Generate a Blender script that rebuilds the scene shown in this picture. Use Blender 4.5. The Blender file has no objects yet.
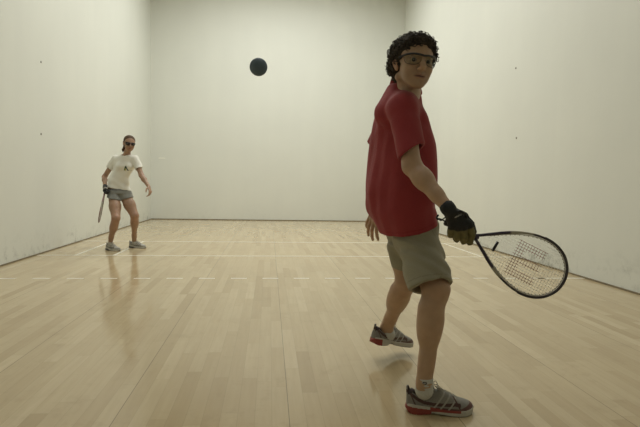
import bpy, math, random
import numpy as np
from mathutils import Vector, Matrix

random.seed(7)
rng = np.random.default_rng(7)
scene = bpy.context.scene
col = scene.collection

# ------------------------------------------------------------------ camera
CAM = np.array([2.957, -13.226, 0.985])
FPX = 511.7
PIT, YAW, ROL = .0593, .0997, -.0181
_cy, _sy = math.cos(YAW), math.sin(YAW)
_f = np.array([_sy*math.cos(PIT), _cy*math.cos(PIT), -math.sin(PIT)])
_r = np.array([_cy, -_sy, 0.0])
_d = np.cross(_f, _r)
CR = math.cos(ROL)*_r + math.sin(ROL)*_d
CD = -math.sin(ROL)*_r + math.cos(ROL)*_d
CF = _f


def U(x, y, d):
    """world point seen in direction (x, y) of a 640x427 frame at distance d along the view"""
    return CAM + d*(CF + (x-320)/FPX*CR + (y-213.5)/FPX*CD)


cam_data = bpy.data.cameras.new('camera')
cam_data.sensor_fit = 'HORIZONTAL'
cam_data.sensor_width = 36
cam_data.lens = FPX/640*36
cam_data.clip_start = .05
cam = bpy.data.objects.new('camera', cam_data)
col.objects.link(cam)
cam.matrix_world = Matrix(((CR[0], -CD[0], -CF[0], CAM[0]), (CR[1], -CD[1], -CF[1], CAM[1]),
                           (CR[2], -CD[2], -CF[2], CAM[2]), (0, 0, 0, 1)))
scene.camera = cam

# ------------------------------------------------------------------ world, light, exposure
world = bpy.data.worlds.new('world')
world.use_nodes = True
world.node_tree.nodes['Background'].inputs[0].default_value = (.05, .05, .045, 1)
world.node_tree.nodes['Background'].inputs[1].default_value = 1
scene.world = world
scene.view_settings.view_transform = 'Standard'
scene.view_settings.look = 'None'
scene.view_settings.gamma = 1
scene.view_settings.exposure = 0.0
scene.view_settings.use_curve_mapping = False

RW, RL, RH = 6.4, 14.6, 6.45          # court width, length, height (front wall at y = 0)
LIGHTS = [(x, y) for y in (-2.7, -5.9, -9.8) for x in (2.3, 4.1)]
for (x, y) in LIGHTS:
    ld = bpy.data.lights.new('court_lamp', 'AREA')
    ld.shape = 'RECTANGLE'
    ld.size, ld.size_y = 1.2, .9
    ld.energy = {-2.7: 72, -5.9: 60, -9.8: 23}[y]
    ld.spread = math.radians(164)
    ld.color = (1.0, 1.0, .965)
    lo = bpy.data.objects.new('court_lamp', ld)
    lo.location = (x, y, RH-.12)
    col.objects.link(lo)


# ------------------------------------------------------------------ materials
def new_mat(name):
    m = bpy.data.materials.new(name)
    m.use_nodes = True
    nt = m.node_tree
    return m, nt, nt.nodes['Principled BSDF']


class NB:
    """tiny node-building helper"""
    def __init__(s, nt): s.nt = nt
    def n(s, t, **kw):
        nd = s.nt.nodes.new(t)
        for k, v in kw.items(): setattr(nd, k, v)
        return nd
    def link(s, a, b): s.nt.links.new(a, b)
    def setin(s, sock, v):
        if hasattr(v, 'is_output') or isinstance(v, bpy.types.NodeSocket): s.link(v, sock)
        else: sock.default_value = v
    def m(s, op, a, b=None, c=None, clamp=False):
        nd = s.n('ShaderNodeMath', operation=op, use_clamp=clamp)
        s.setin(nd.inputs[0], a)
        if b is not None: s.setin(nd.inputs[1], b)
        if c is not None: s.setin(nd.inputs[2], c)
        return nd.outputs[0]
    def mix(s, f, a, b, mode='MIX'):
        nd = s.n('ShaderNodeMix', data_type='RGBA', blend_type=mode)
        s.setin(nd.inputs[0], f); s.setin(nd.inputs[6], a); s.setin(nd.inputs[7], b)
        return nd.outputs[2]
    def noise(s, vec, scale, detail=3, rough=.5):
        nd = s.n('ShaderNodeTexNoise')
        if vec is not None: s.link(vec, nd.inputs['Vector'])
        nd.inputs['Scale'].default_value = scale
        nd.inputs['Detail'].default_value = detail
        nd.inputs['Roughness'].default_value = rough
        return nd.outputs[0]
    def mapr(s, v, a, b, c=0, d=1):
        nd = s.n('ShaderNodeMapRange')
        s.setin(nd.inputs[0], v)
        for i, x in enumerate((a, b, c, d)): nd.inputs[i+1].default_value = x
        return nd.outputs[0]


def plain(name, colr, rough=.6, spec=.5, metal=0, noise=0, nscale=60, bump=0, bscale=300, sheen=0):
    m, nt, p = new_mat(name)
    b = NB(nt)
    p.inputs['Roughness'].default_value = rough
    p.inputs['Specular IOR Level'].default_value = spec
    p.inputs['Metallic'].default_value = metal
    p.inputs['Sheen Weight'].default_value = sheen
    co = b.n('ShaderNodeTexCoord').outputs['Object']
    c = (*colr, 1)
    if noise:
        c2 = tuple(min(1, x*(1-noise)) for x in colr)+(1,)
        c3 = tuple(min(1, x*(1+noise)) for x in colr)+(1,)
        b.link(b.mix(b.mapr(b.noise(co, nscale), .3, .7), c2, c3), p.inputs['Base Color'])
    else:
        p.inputs['Base Color'].default_value = c
    if bump:
        bp = b.n('ShaderNodeBump')
        bp.inputs['Strength'].default_value = bump
        bp.inputs['Distance'].default_value = .001
        b.link(b.noise(co, bscale), bp.inputs['Height'])
        b.link(bp.outputs[0], p.inputs['Normal'])
    return m


def tinted(name, rough=.6, spec=.5, noise=.08, nscale=60, sub=0, bump=0, bscale=400, sheen=0):
    """material whose pigment comes from the mesh attribute 'tint'"""
    m, nt, p = new_mat(name)
    b = NB(nt)
    at = b.n('ShaderNodeAttribute', attribute_name='tint')
    co = b.n('ShaderNodeTexCoord').outputs['Object']
    fac = b.mapr(b.noise(co, nscale), .3, .7, 1-noise, 1+noise)
    vm = b.n('ShaderNodeVectorMath', operation='SCALE')
    b.link(at.outputs['Color'], vm.inputs[0]); b.link(fac, vm.inputs['Scale'])
    b.link(vm.outputs[0], p.inputs['Base Color'])
    p.inputs['Roughness'].default_value = rough
    p.inputs['Specular IOR Level'].default_value = spec
    p.inputs['Sheen Weight'].default_value = sheen
    if sub:
        p.inputs['Subsurface Weight'].default_value = sub
        p.inputs['Subsurface Radius'].default_value = (.012, .005, .003)
        p.inputs['Subsurface Scale'].default_value = 1
    if bump:
        bp = b.n('ShaderNodeBump')
        bp.inputs['Strength'].default_value = bump
        bp.inputs['Distance'].default_value = .001
        b.link(b.noise(co, bscale), bp.inputs['Height'])
        b.link(bp.outputs[0], p.inputs['Normal'])
    return m


def wall_material():
    m, nt, p = new_mat('court_wall_paint')
    b = NB(nt)
    tc = b.n('ShaderNodeTexCoord').outputs['Object']
    sep = b.n('ShaderNodeSeparateXYZ'); b.link(tc, sep.inputs[0])
    z = sep.outputs[2]
    big = b.mapr(b.noise(tc, .9, 4), .3, .7)
    base = b.mix(big, (.72, .735, .675, 1), (.755, .77, .705, 1))
    # vertical faint roller streaks
    mp = b.n('ShaderNodeMapping'); mp.inputs['Scale'].default_value = (3, 3, .25); b.link(tc, mp.inputs[0])
    st = b.mapr(b.noise(mp.outputs[0], 1.2, 5), .35, .7)
    base = b.mix(b.m('MULTIPLY', st, .35), base, (.70, .715, .66, 1))
    # scuffs and dirt along the foot of the walls
    foot = b.mapr(z, 0, .55, 1, 0)
    foot = b.m('POWER', foot, 2.2)
    sc = b.mapr(b.noise(tc, 9, 8, .65), .5, .68)
    sc2 = b.mapr(b.noise(tc, 1.3, 3), .42, .62)
    dirt = b.m('MULTIPLY', b.m('MULTIPLY', foot, sc), b.m('ADD', b.m('MULTIPLY', sc2, .7), .12), clamp=True)
    yf = b.mapr(sep.outputs[1], -.3, -.01, 1, .22)
    dirt = b.m('MULTIPLY', dirt, yf)
    c = b.mix(dirt, base, (.20, .21, .18, 1))
    # ball marks
    vo = b.n('ShaderNodeTexVoronoi'); b.link(tc, vo.inputs['Vector']); vo.inputs['Scale'].default_value = 1.7
    spot = b.mapr(vo.outputs['Distance'], .0, .03, 1, 0)
    c = b.mix(b.m('MULTIPLY', spot, .25), c, (.5, .5, .43, 1))
    b.link(c, p.inputs['Base Color'])
    p.inputs['Roughness'].default_value = .55
    p.inputs['Specular IOR Level'].default_value = .25
    bp = b.n('ShaderNodeBump'); bp.inputs['Strength'].default_value = .25; bp.inputs['Distance'].default_value = .004
    b.link(b.noise(tc, 14, 6), bp.inputs['Height']); b.link(bp.outputs[0], p.inputs['Normal'])
    return m


def floor_material():
    m, nt, p = new_mat('maple_court_floor')
    b = NB(nt)
    tc = b.n('ShaderNodeTexCoord').outputs['Object']
    sep = b.n('ShaderNodeSeparateXYZ'); b.link(tc, sep.inputs[0])
    x, y = sep.outputs[0], sep.outputs[1]
    PW, JS, J0 = .0718, .718, 3.052
    xs = b.m('DIVIDE', b.m('SUBTRACT', x, J0-10*JS), PW)
    row = b.m('FLOOR', xs)
    fx = b.m('FRACT', xs)
    wn = b.n('ShaderNodeTexWhiteNoise', noise_dimensions='1D'); b.link(row, wn.inputs['W'])
    ln = b.m('ADD', .55, b.m('MULTIPLY', wn.outputs[0], .5))
    ys = b.m('DIVIDE', b.m('ADD', y, b.m('MULTIPLY', wn.outputs[0], 37.3)), ln)
    # break up: each cell of a row
    cell = b.m('FLOOR', ys)
    fy = b.m('FRACT', ys)
    cb = b.n('ShaderNodeCombineXYZ'); b.link(row, cb.inputs[0]); b.link(cell, cb.inputs[1])
    w2 = b.n('ShaderNodeTexWhiteNoise', noise_dimensions='3D'); b.link(cb.outputs[0], w2.inputs['Vector'])
    tone = w2.outputs['Value']
    ramp = b.n('ShaderNodeValToRGB')
    el = ramp.color_ramp.elements
    el[0].position, el[0].color = 0, (0.488, 0.379, 0.219, 1)
    el[1].position, el[1].color = 1, (0.664, 0.553, 0.356, 1)
    for pos, c in ((.10, (0.538, 0.426, 0.255, 1)), (.35, (0.584, 0.473, 0.290, 1)), (.8, (0.618, 0.508, 0.318, 1))):
        e = el.new(pos); e.color = c
    b.link(tone, ramp.inputs[0])
    # grain along the board
    mp = b.n('ShaderNodeMapping'); mp.inputs['Scale'].default_value = (42, 2.6, 1)
    b.link(tc, mp.inputs[0])
    off = b.n('ShaderNodeVectorMath', operation='ADD'); b.link(mp.outputs[0], off.inputs[0]); b.link(w2.outputs['Color'], off.inputs[1])
    gr = b.mapr(b.noise(off.outputs[0], 1.0, 6, .6), .3, .75)
    c = b.mix(b.m('MULTIPLY', gr, .30), ramp.outputs[0], (.36, .25, .13, 1))
    bl = b.mapr(b.noise(tc, 1.1, 5, .6), .35, .7)
    c = b.mix(b.m('MULTIPLY', bl, .22), c, (.42, .32, .19, 1))
    fk = b.mapr(b.noise(tc, 6.0, 8, .75), .54, .72)
    c = b.mix(b.m('MULTIPLY', fk, .34), c, (.33, .24, .13, 1))
    # thin gaps between boards, wider dark joint every ten boards
    dx = b.m('MULTIPLY', b.m('MINIMUM', fx, b.m('SUBTRACT', 1, fx)), PW)
    dy = b.m('MULTIPLY', b.m('MINIMUM', fy, b.m('SUBTRACT', 1, fy)), ln)
    gap = b.m('MAXIMUM', b.mapr(dx, .0003, .0016, 1, 0), b.m('MULTIPLY', b.mapr(dy, .0004, .0022, 1, 0), .8))
    c = b.mix(b.m('MULTIPLY', gap, .28), c, (.20, .14, .07, 1))
    js = b.m('DIVIDE', b.m('SUBTRACT', x, J0), JS)
    jf = b.m('MULTIPLY', b.m('ABSOLUTE', b.m('SUBTRACT', js, b.m('ROUND', js))), JS)
    jn = b.mapr(jf, .0008, .0026, 1, 0)
    c = b.mix(b.m('MULTIPLY', jn, .6), c, (.09, .065, .035, 1))
    b.link(c, p.inputs['Base Color'])
    rg = b.mapr(b.noise(tc, 2.5, 5), .3, .7, .09, .17)
    b.link(rg, p.inputs['Roughness'])
    p.inputs['IOR'].default_value = 1.45
    bp = b.n('ShaderNodeBump'); bp.inputs['Strength'].default_value = .05; bp.inputs['Distance'].default_value = .002
    b.link(b.m('SUBTRACT', b.noise(tc, 3, 3), b.m('MULTIPLY', gap, .3)), bp.inputs['Height'])
    b.link(bp.outputs[0], p.inputs['Normal'])
    return m


M = {}
M['wall'] = wall_material()
M['floor'] = floor_material()
M['ceiling'] = plain('ceiling_white', (.72, .71, .64), .8)
M['back'] = plain('back_wall_grey', (.55, .54, .48), .6)
M['base'] = plain('dark_wall_joint', (.20, .16, .095), .7, noise=.25, nscale=9)
M['line'] = plain('worn_court_line', (.80, .76, .63), .3, noise=.10, nscale=12)
M['skin'] = tinted('skin', .48, .45, .06, 30, sub=.15)
M['cloth'] = tinted('dyed_cloth', .85, .2, .06, 220, bump=.5, bscale=900, sheen=.15)
M['glove'] = tinted('glove_leather', .6, .35, .10, 150)
M['shoe'] = tinted('shoe_fabric', .6, .4, .14, 420, bump=.5, bscale=900)
M['rubber'] = tinted('shoe_rubber', .55, .4, .05, 80)
M['hair'] = tinted('hair', .75, .2, .25, 160)
M['black'] = plain('black_plastic', (.018, .018, .02), .4)
M['lace'] = plain('shoe_lace', (.45, .42, .34), .7)
M['sock'] = tinted('knit_sock', .9, .2, .05, 200, bump=.6, bscale=700)
M['frame'] = tinted('racquet_frame_lacquer', .3, .5, .03, 30)
M['string'] = tinted('racquet_string', .5, .4, .02, 30)
M['ball'] = plain('blue_rubber_ball', (.13, .185, .24), .6, .35, noise=.1, nscale=30)
M['metal'] = plain('steel_screw', (.22, .20, .17), .5, metal=.6)
M['white_mark'] = plain('white_paint_mark', (.86, .86, .78), .5)
M['lamp_metal'] = plain('lamp_housing', (.6, .6, .58), .4, metal=.3)


def glass(name, colr, alpha_mix):
    m, nt, p = new_mat(name)
    b = NB(nt)
    p.inputs['Base Color'].default_value = (*colr, 1)
    p.inputs['Roughness'].default_value = .08
    tr = b.n('ShaderNodeBsdfTransparent'); tr.inputs[0].default_value = (*[min(1, c*1.0) for c in (.93, .95, .93)], 1)
    mx = b.n('ShaderNodeMixShader'); mx.inputs[0].default_value = alpha_mix
    out = nt.nodes['Material Output']
    b.link(tr.outputs[0], mx.inputs[1]); b.link(p.outputs[0], mx.inputs[2]); b.link(mx.outputs[0], out.inputs[0])
    return m


M['clear_lens'] = glass('clear_lens', (.10, .10, .09), .04)
M['dark_lens'] = glass('smoked_lens', (.025, .02, .022), .9)


# ------------------------------------------------------------------ mesh helpers
def mk(name, V, Fc, mat, parent=None, base=(0, 0, 0), tint=None, smooth=True, label=None):
    base = np.array(base, float)
    V = np.asarray(V, float) - base
    me = bpy.data.meshes.new(name)
    me.from_pydata(V.tolist(), [], [list(map(int, f)) for f in Fc] if not isinstance(Fc, np.ndarray) else Fc.tolist())
    me.update()
    if smooth: me.polygons.foreach_set('use_smooth', [True]*len(me.polygons))
    if tint is not None:
        a = me.color_attributes.new('tint', 'FLOAT_COLOR', 'POINT')
        t = np.ones((len(V), 4), np.float32)
        t[:, :3] = tint
        a.data.foreach_set('color', t.ravel())
    me.materials.append(mat)
    o = bpy.data.objects.new(name, me)
    col.objects.link(o)
    if parent is not None: o.parent = parent
    else: o.location = base
    if label: o['label'] = label
    return o


def structure(o): o['kind'] = 'structure'; return o


def tag(o, label, cat, group=None):
    o['label'] = label; o['category'] = cat
    if group: o['group'] = group
    return o


def boxm(x0, x1, y0, y1, z0, z1):
    V = [(x, y, z) for x in (x0, x1) for y in (y0, y1) for z in (z0, z1)]
    Fc = [(0, 1, 3, 2), (4, 6, 7, 5), (0, 4, 5, 1), (2, 3, 7, 6), (0, 2, 6, 4), (1, 5, 7, 3)]
    return V, Fc


class MB:
    def __init__(s): s.V = []; s.F = []; s.T = []
    def add(s, V, Fc, t=(1, 1, 1)):
        n = len(s.V); s.V += [tuple(v) for v in V]; s.F += [tuple(i+n for i in f) for f in Fc]; s.T += [t]*len(V)
    def tube(s, pts, r, t=(1, 1, 1), seg=6, closed=False, sx=1, up=None):
        pts = [np.array(p, float) for p in pts]; n = len(pts)
        rr = r if hasattr(r, '__len__') else [r]*n
        V = []; prev = None
        for i, p in enumerate(pts):
            a = pts[(i-1) % n] if (closed or i > 0) else p
            c = pts[(i+1) % n] if (closed or i < n-1) else p
            tg = c-a; tg /= (np.linalg.norm(tg)+1e-12)
            if up is not None: ref = np.array(up, float)
            elif prev is not None: ref = prev
            else: ref = np.array((0, 0, 1.)) if abs(tg[2]) < .9 else np.array((1., 0, 0))
            b1 = ref-tg*(ref@tg); b1 /= (np.linalg.norm(b1)+1e-12); b2 = np.cross(tg, b1); prev = b1
            for k in range(seg):
                an = 2*math.pi*k/seg
                V.append(p+rr[i]*(math.cos(an)*b1*sx+math.sin(an)*b2))
        Fc = []
        for i in range(n if closed else n-1):
            j = (i+1) % n
            for k in range(seg):
                l = (k+1) % seg
                Fc.append((i*seg+k, i*seg+l, j*seg+l, j*seg+k))
        if not closed:
            Fc.append(tuple(range(seg))[::-1]); Fc.append(tuple((n-1)*seg+k for k in range(seg)))
        s.add(V, Fc, t)
    def sphere(s, c, r, t=(1, 1, 1), nu=16, nv=10, M3=None):
        V = []; Fc = []
        for j in range(nv+1):
            th = math.pi*j/nv
            for i in range(nu):
                ph = 2*math.pi*i/nu
                v = np.array([math.sin(th)*math.cos(ph), math.sin(th)*math.sin(ph), math.cos(th)])*np.array(r)
                if M3 is not None: v = M3@v
                V.append(np.array(c)+v)
        for j in range(nv):
            for i in range(nu):
                k = (i+1) % nu
                Fc.append((j*nu+i, (j+1)*nu+i, (j+1)*nu+k, j*nu+k))
        s.add(V, Fc, t)
    def build(s, name, mat, parent=None, base=(0, 0, 0), smooth=True, label=None):
        return mk(name, s.V, s.F, mat, parent, base, np.array(s.T), smooth, label)


def catmull(pts, n=8, closed=False):
    P = [np.array(p, float) for p in pts]; m = len(P); out = []
    rg = range(m) if closed else range(m-1)
    for i in rg:
        if closed: p0, p1, p2, p3 = P[(i-1) % m], P[i], P[(i+1) % m], P[(i+2) % m]
        else: p0, p1, p2, p3 = P[max(i-1, 0)], P[i], P[i+1], P[min(i+2, m-1)]
        for k in range(n):
            t = k/n
            out.append(.5*((2*p1)+(-p0+p2)*t+(2*p0-5*p1+4*p2-p3)*t*t+(-p0+3*p1-3*p2+p3)*t**3))
    if not closed: out.append(P[-1])
    return out


# ------------------------------------------------------------------ implicit-surface modeller
def axis(lo, hi, h, fine=()):
    v = lo; out = [lo]
    while v < hi:
        st = h
        for a, b_, hh in fine:
            if a-h*.5 <= v <= b_: st = min(st, hh)
        v += st; out.append(v)
    return np.array(out, np.float32)


class Field:
    def __init__(s, xs, ys, zs):
        s.x, s.y, s.z = xs, ys, zs
        s.F = np.full((len(xs), len(ys), len(zs)), 1.0, np.float32)
    def _sl(s, lo, hi, pad):
        r = []
        for a, l, h in zip((s.x, s.y, s.z), lo, hi):
            i0 = max(0, np.searchsorted(a, l-pad)-1); i1 = min(len(a), np.searchsorted(a, h+pad)+1)
            r.append(slice(i0, max(i1, i0+1)))
        return tuple(r)
    def grid(s, sl):
        return s.x[sl[0]][:, None, None], s.y[sl[1]][None, :, None], s.z[sl[2]][None, None, :]
    def add(s, prim, k=.01, pad=.03):
        fn, lo, hi = prim
        sl = s._sl(lo, hi, pad+k)
        d = fn(*s.grid(sl)); cur = s.F[sl]
        s.F[sl] = smin(cur, d, k) if k > 0 else np.minimum(cur, d)
        return s
    def sub(s, prim, k=.005, pad=.03):
        fn, lo, hi = prim
        sl = s._sl(lo, hi, pad+k)
        d = fn(*s.grid(sl)); cur = s.F[sl]
        s.F[sl] = -smin(-cur, d, k) if k > 0 else np.maximum(cur, -d)
        return s
    def cut(s, p, n, k=0, region=None):
        """remove what lies on the side n points to"""
        n = np.array(n, float); n /= np.linalg.norm(n)
        sl = (slice(None),)*3 if region is None else s._sl(region[0], region[1], 0)
        X, Y, Z = s.grid(sl)
        d = (X-p[0])*n[0]+(Y-p[1])*n[1]+(Z-p[2])*n[2]
        s.F[sl] = np.maximum(s.F[sl], d) if k == 0 else -smin(-s.F[sl], -d, k)
        return s
    def disp(s, fn):
        m = np.abs(s.F) < .06
        I = np.nonzero(m)
        s.F[I] += fn(s.x[I[0]], s.y[I[1]], s.z[I[2]]).astype(np.float32)
        return s
    def inter(s, o): s.F = np.maximum(s.F, o.F); return s
    def mesh(s, smooth=1):
        F, xs, ys, zs = s.F, s.x, s.y, s.z
        S = F < 0
        c = np.zeros([n-1 for n in F.shape], np.uint8)
        for a in (0, 1):
            for b_ in (0, 1):
                for d in (0, 1):
                    c += S[a:F.shape[0]-1+a, b_:F.shape[1]-1+b_, d:F.shape[2]-1+d]
        act = (c > 0) & (c < 8)
        I, J, K = np.nonzero(act)
        idx = np.full(act.shape, -1, np.int64); idx[I, J, K] = np.arange(len(I))
        pos = np.zeros((len(I), 3)); cnt = np.zeros(len(I))
        cs = [(a, b_, d) for a in (0, 1) for b_ in (0, 1) for d in (0, 1)]
        for A in cs:
            for B in cs:
                if A < B and sum(abs(p-q) for p, q in zip(A, B)) == 1:
                    fa = F[I+A[0], J+A[1], K+A[2]]; fb = F[I+B[0], J+B[1], K+B[2]]
                    cr = (fa < 0) != (fb < 0)
                    t = np.where(cr, fa/(fa-fb+1e-12*(fa == fb)), 0)
                    pa = np.stack([xs[I+A[0]], ys[J+A[1]], zs[K+A[2]]], 1)
                    pb = np.stack([xs[I+B[0]], ys[J+B[1]], zs[K+B[2]]], 1)
                    pos[cr] += (pa+t[:, None]*(pb-pa))[cr]; cnt[cr] += 1
        pos /= cnt[:, None]
        Q = []
        nx, ny, nz = F.shape
        def faces(e0, e1, ids, flip):
            up = e0 & ~e1; dn = ~e0 & e1
            for msk, rev in ((up, flip), (dn, not flip)):
                q = [i[msk] for i in ids]
                if rev: q = q[::-1]
                Q.append(np.stack(q, 1))
        e0, e1 = S[:-1, 1:-1, 1:-1], S[1:, 1:-1, 1:-1]
        faces(e0, e1, (idx[:, :-1, :-1], idx[:, 1:, :-1], idx[:, 1:, 1:], idx[:, :-1, 1:]), False)
        e0, e1 = S[1:-1, :-1, 1:-1], S[1:-1, 1:, 1:-1]
        faces(e0, e1, (idx[:-1, :, :-1], idx[1:, :, :-1], idx[1:, :, 1:], idx[:-1, :, 1:]), True)
        e0, e1 = S[1:-1, 1:-1, :-1], S[1:-1, 1:-1, 1:]
        faces(e0, e1, (idx[:-1, :-1, :], idx[1:, :-1, :], idx[1:, 1:, :], idx[:-1, 1:, :]), False)
        Fq = np.concatenate(Q)
        Fq = Fq[(Fq >= 0).all(1)]
        for _ in range(smooth):
            acc = np.zeros_like(pos); n = np.zeros(len(pos))
            for a in range(4):
                b_ = (a+1) % 4
                np.add.at(acc, Fq[:, a], pos[Fq[:, b_]]); np.add.at(n, Fq[:, a], 1)
                np.add.at(acc, Fq[:, b_], pos[Fq[:, a]]); np.add.at(n, Fq[:, b_], 1)
            n[n == 0] = 1
            pos = pos*.5+acc/n[:, None]*.5
        return pos, Fq


def smin(a, b, k):
    if k <= 0: return np.minimum(a, b)
    h = np.maximum(k-np.abs(a-b), 0)/k
    return np.minimum(a, b)-h*h*k*.25


def cone(a, b, r1, r2=None, squash=None):
    """rounded cone from a to b; squash=(axis, s) flattens it along a direction"""
    a = np.array(a, float); b = np.array(b, float); r2 = r1 if r2 is None else r2
    R_ = max(r1, r2)
    lo = np.minimum(a, b)-R_; hi = np.maximum(a, b)+R_
    ab = b-a; L2 = ab@ab+1e-12
    if squash is not None:
        n = np.array(squash[0], float); n /= np.linalg.norm(n); s_ = squash[1]
    def fn(X, Y, Z):
        px, py, pz = X-a[0], Y-a[1], Z-a[2]
        t = np.clip((px*ab[0]+py*ab[1]+pz*ab[2])/L2, 0, 1)
        qx, qy, qz = px-t*ab[0], py-t*ab[1], pz-t*ab[2]
        if squash is None: d = np.sqrt(qx*qx+qy*qy+qz*qz)
        else:
            dn_ = qx*n[0]+qy*n[1]+qz*n[2]
            d = np.sqrt(np.maximum(qx*qx+qy*qy+qz*qz-dn_*dn_, 0)+(dn_/s_)**2)
        return (d-(r1+(r2-r1)*t)).astype(np.float32)*(1 if squash is None else min(1, .5+.5*s_))
    return fn, lo, hi


def ell(c, rad, M3=None):
    c = np.array(c, float); M3 = np.eye(3) if M3 is None else M3
    R_ = max(rad)
    def fn(X, Y, Z):
        px, py, pz = X-c[0], Y-c[1], Z-c[2]
        q = [px*M3[0][i]+py*M3[1][i]+pz*M3[2][i] for i in range(3)]   # columns of M3 are the local axes
        k0 = np.sqrt(sum((q[i]/rad[i])**2 for i in range(3)))
        k1 = np.sqrt(sum((q[i]/rad[i]**2)**2 for i in range(3)))+1e-6
        return (k0*(k0-1)/k1).astype(np.float32)
    return fn, c-R_, c+R_


def loft(rows, fd, rd, e=2.3, inset=0):
    """stack of horizontal superellipses; rows (z, cx, cy, half along fd, half along rd)"""
    rows = np.array(sorted(rows, key=lambda r: r[0]), float)
    dense = np.array(catmull(rows, 6))
    zz = dense[:, 0]
    fd = np.array(fd)[:2]; rd = np.array(rd)[:2]
    mx = max(rows[:, 3].max(), rows[:, 4].max())
    lo = np.array([rows[:, 1].min()-mx, rows[:, 2].min()-mx, zz[0]]); hi = np.array([rows[:, 1].max()+mx, rows[:, 2].max()+mx, zz[-1]])
    def fn(X, Y, Z):
        g = [np.interp(Z, zz, dense[:, i]) for i in range(1, 5)]
        a, b_ = g[2]-inset, g[3]-inset
        px, py = X-g[0], Y-g[1]
        u = np.abs(px*fd[0]+py*fd[1])/a; v = np.abs(px*rd[0]+py*rd[1])/b_
        k0 = (u**e+v**e)**(1/e)
        d = (k0-1)*np.minimum(a, b_)
        return np.maximum(d, np.maximum(zz[0]+inset-Z, Z-(zz[-1]-inset))).astype(np.float32)
    return fn, lo, hi


def unit(v): v = np.array(v, float); return v/np.linalg.norm(v)


def bend(d, n, ang):
    return d*math.cos(ang)+n*math.sin(ang)


def hand_prims(w, d, n, t, s, curl, thumb=.6, grow=0, spread=.10):
    """palm and five fingers; d towards the fingers, n out of the palm, t towards the thumb"""
    d = unit(d); n = unit(n-np.array(d)*(np.array(n)@d)); t0 = np.cross(d, n); t = t0 if t0@np.array(t) > 0 else -t0
    P_ = []
    lens = [(.044, .026, .021), (.048, .030, .022), (.045, .028, .022), (.035, .021, .019)]
    offs = [.030, .010, -.010, -.028]; kn = [.088, .092, .088, .080]; rr = [.0100, .0102, .0098, .0088]
    for i in range(4):
        K_ = w+s*(d*kn[i]+t*offs[i])
        P_.append((cone(w+s*(d*.012+t*offs[i]*.55), K_, s*.0145+grow, s*.0115+grow, (n, .85)), .012*s))
        sp = unit(d+t*spread*(offs[i]/.02))
        a = 0; p = K_
        for j in range(3):
            a += curl[i][j] if hasattr(curl[0], '__len__') else curl[j]
            q = p+s*lens[i][j]*bend(sp, n, a)
            r1 = rr[i]*(1-.10*j); P_.append((cone(p, q, s*r1+grow, s*rr[i]*(1-.10*(j+1))+grow), .003*s))
            p = q
    a0 = w+s*(d*.018+t*.020+n*.006)
    a1 = a0+s*.042*unit(t*.75+d*.65+n*thumb)
    a2 = a1+s*.032*unit(t*.35+d*.85+n*thumb)
    a3 = a2+s*.026*unit(t*.05+d*.9+n*thumb)
    P_ += [(cone(a0, a1, s*.0165+grow, s*.013+grow), .010*s), (cone(a1, a2, s*.0118+grow, s*.0105+grow), .004*s),
           (cone(a2, a3, s*.0105+grow, s*.0088+grow), .003*s)]
    return P_


def head_prims(c, A, s, female=False):
    """A: 3x3 with columns right, forward, up of the head; returns (adds, subs)"""
    def L(x, y, z): return c+s*(A@np.array([x, y, z]))
    def E(p, r): return ell(L(*p), [q*s for q in r], A)
    def C(p, q, r1, r2=None): return cone(L(*p), L(*q), r1*s, (r2 or r1)*s)
    a = [(E((0, -.018, .042), (.074, .094, .076)), .01),
         (E((0, .022, .012), (.066, .066, .066)), .03),
         (C((0, .022, -.028), (0, .044, -.077), .050, .030), .03),
         (C((-.036, .016, -.048), (-.020, .058, -.085), .016, .013), .03),
         (C((.036, .016, -.048), (.020, .058, -.085), .016, .013), .03),
         (E((.032, .050, -.056), (.020, .024, .024)), .03), (E((-.032, .050, -.056), (.020, .024, .024)), .03),
         (C((-.008, .067, -.094), (.008, .067, -.094), .0145 if not female else .013), .022),
         (C((-.030, .076, .017), (.030, .076, .017), .0105), .016),
         (E((.040, .054, -.026), (.020, .022, .018)), .03), (E((-.040, .054, -.026), (.020, .022, .018)), .03)]
    sub = [(E((.031, .096, .0), (.019, .016, .0125)), .012), (E((-.031, .096, .0), (.019, .016, .0125)), .012)]
    a2 = [(C((.016*g, .0835, .0072), (.046*g, .0760, .0050), .0050, .0042), .004) for g in (-1, 1)]
    a2 += [(C((.018*g, .0805, -.0110), (.044*g, .0735, -.0100), .0045, .0040), .004) for g in (-1, 1)]
    a2 += [(C((0, .082, .008), (0, .109, -.032), .0085, .0120), .010),
          (C((0, .108, -.034), (0, .098, -.041), .010, .008), .006),
          (E((.0115, .094, -.038), (.0075, .010, .007)), .006), (E((-.0115, .094, -.038), (.0075, .010, .007)), .006),
          (E((0, .077, -.060), (.026, .013, .016)), .014),
          (C((-.025, .080, -.0620), (0, .0900, -.0595), .0040, .0050), .003), (C((.025, .080, -.0620), (0, .0900, -.0595), .0040, .0050), .003),
          (C((-.019, .080, -.0715), (.019, .080, -.0715), .0055), .003), (C((-.006, .0865, -.0715), (.006, .0865, -.0715), .0055), .003)]
    for sg in (-1, 1):
        ax = unit(np.array([.35*sg, -.35, 1.0])); f_ = unit(np.cross(ax, [sg, 0, 0])); x_ = np.cross(f_, ax)
        Ml = A@np.stack([x_, f_, ax], 1)
        a2.append((ell(L(.078*sg, -.010, -.008), [.008*s, .018*s, .032*s], Ml), .006))
        sub2 = ell(L(.087*sg, -.006, -.004), [.006*s, .010*s, .018*s], Ml)
        a2.append(('sub', sub2))
    line = cone(L(-.028, .088, -.0655), L(.028, .088, -.0655), .0030*s)
    nos = [cone(L(.006*g, .101, -.047), L(.006*g, .100, -.043), .0032*s) for g in (-1, 1)]
    return a, sub, a2, line, nos, L


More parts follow.
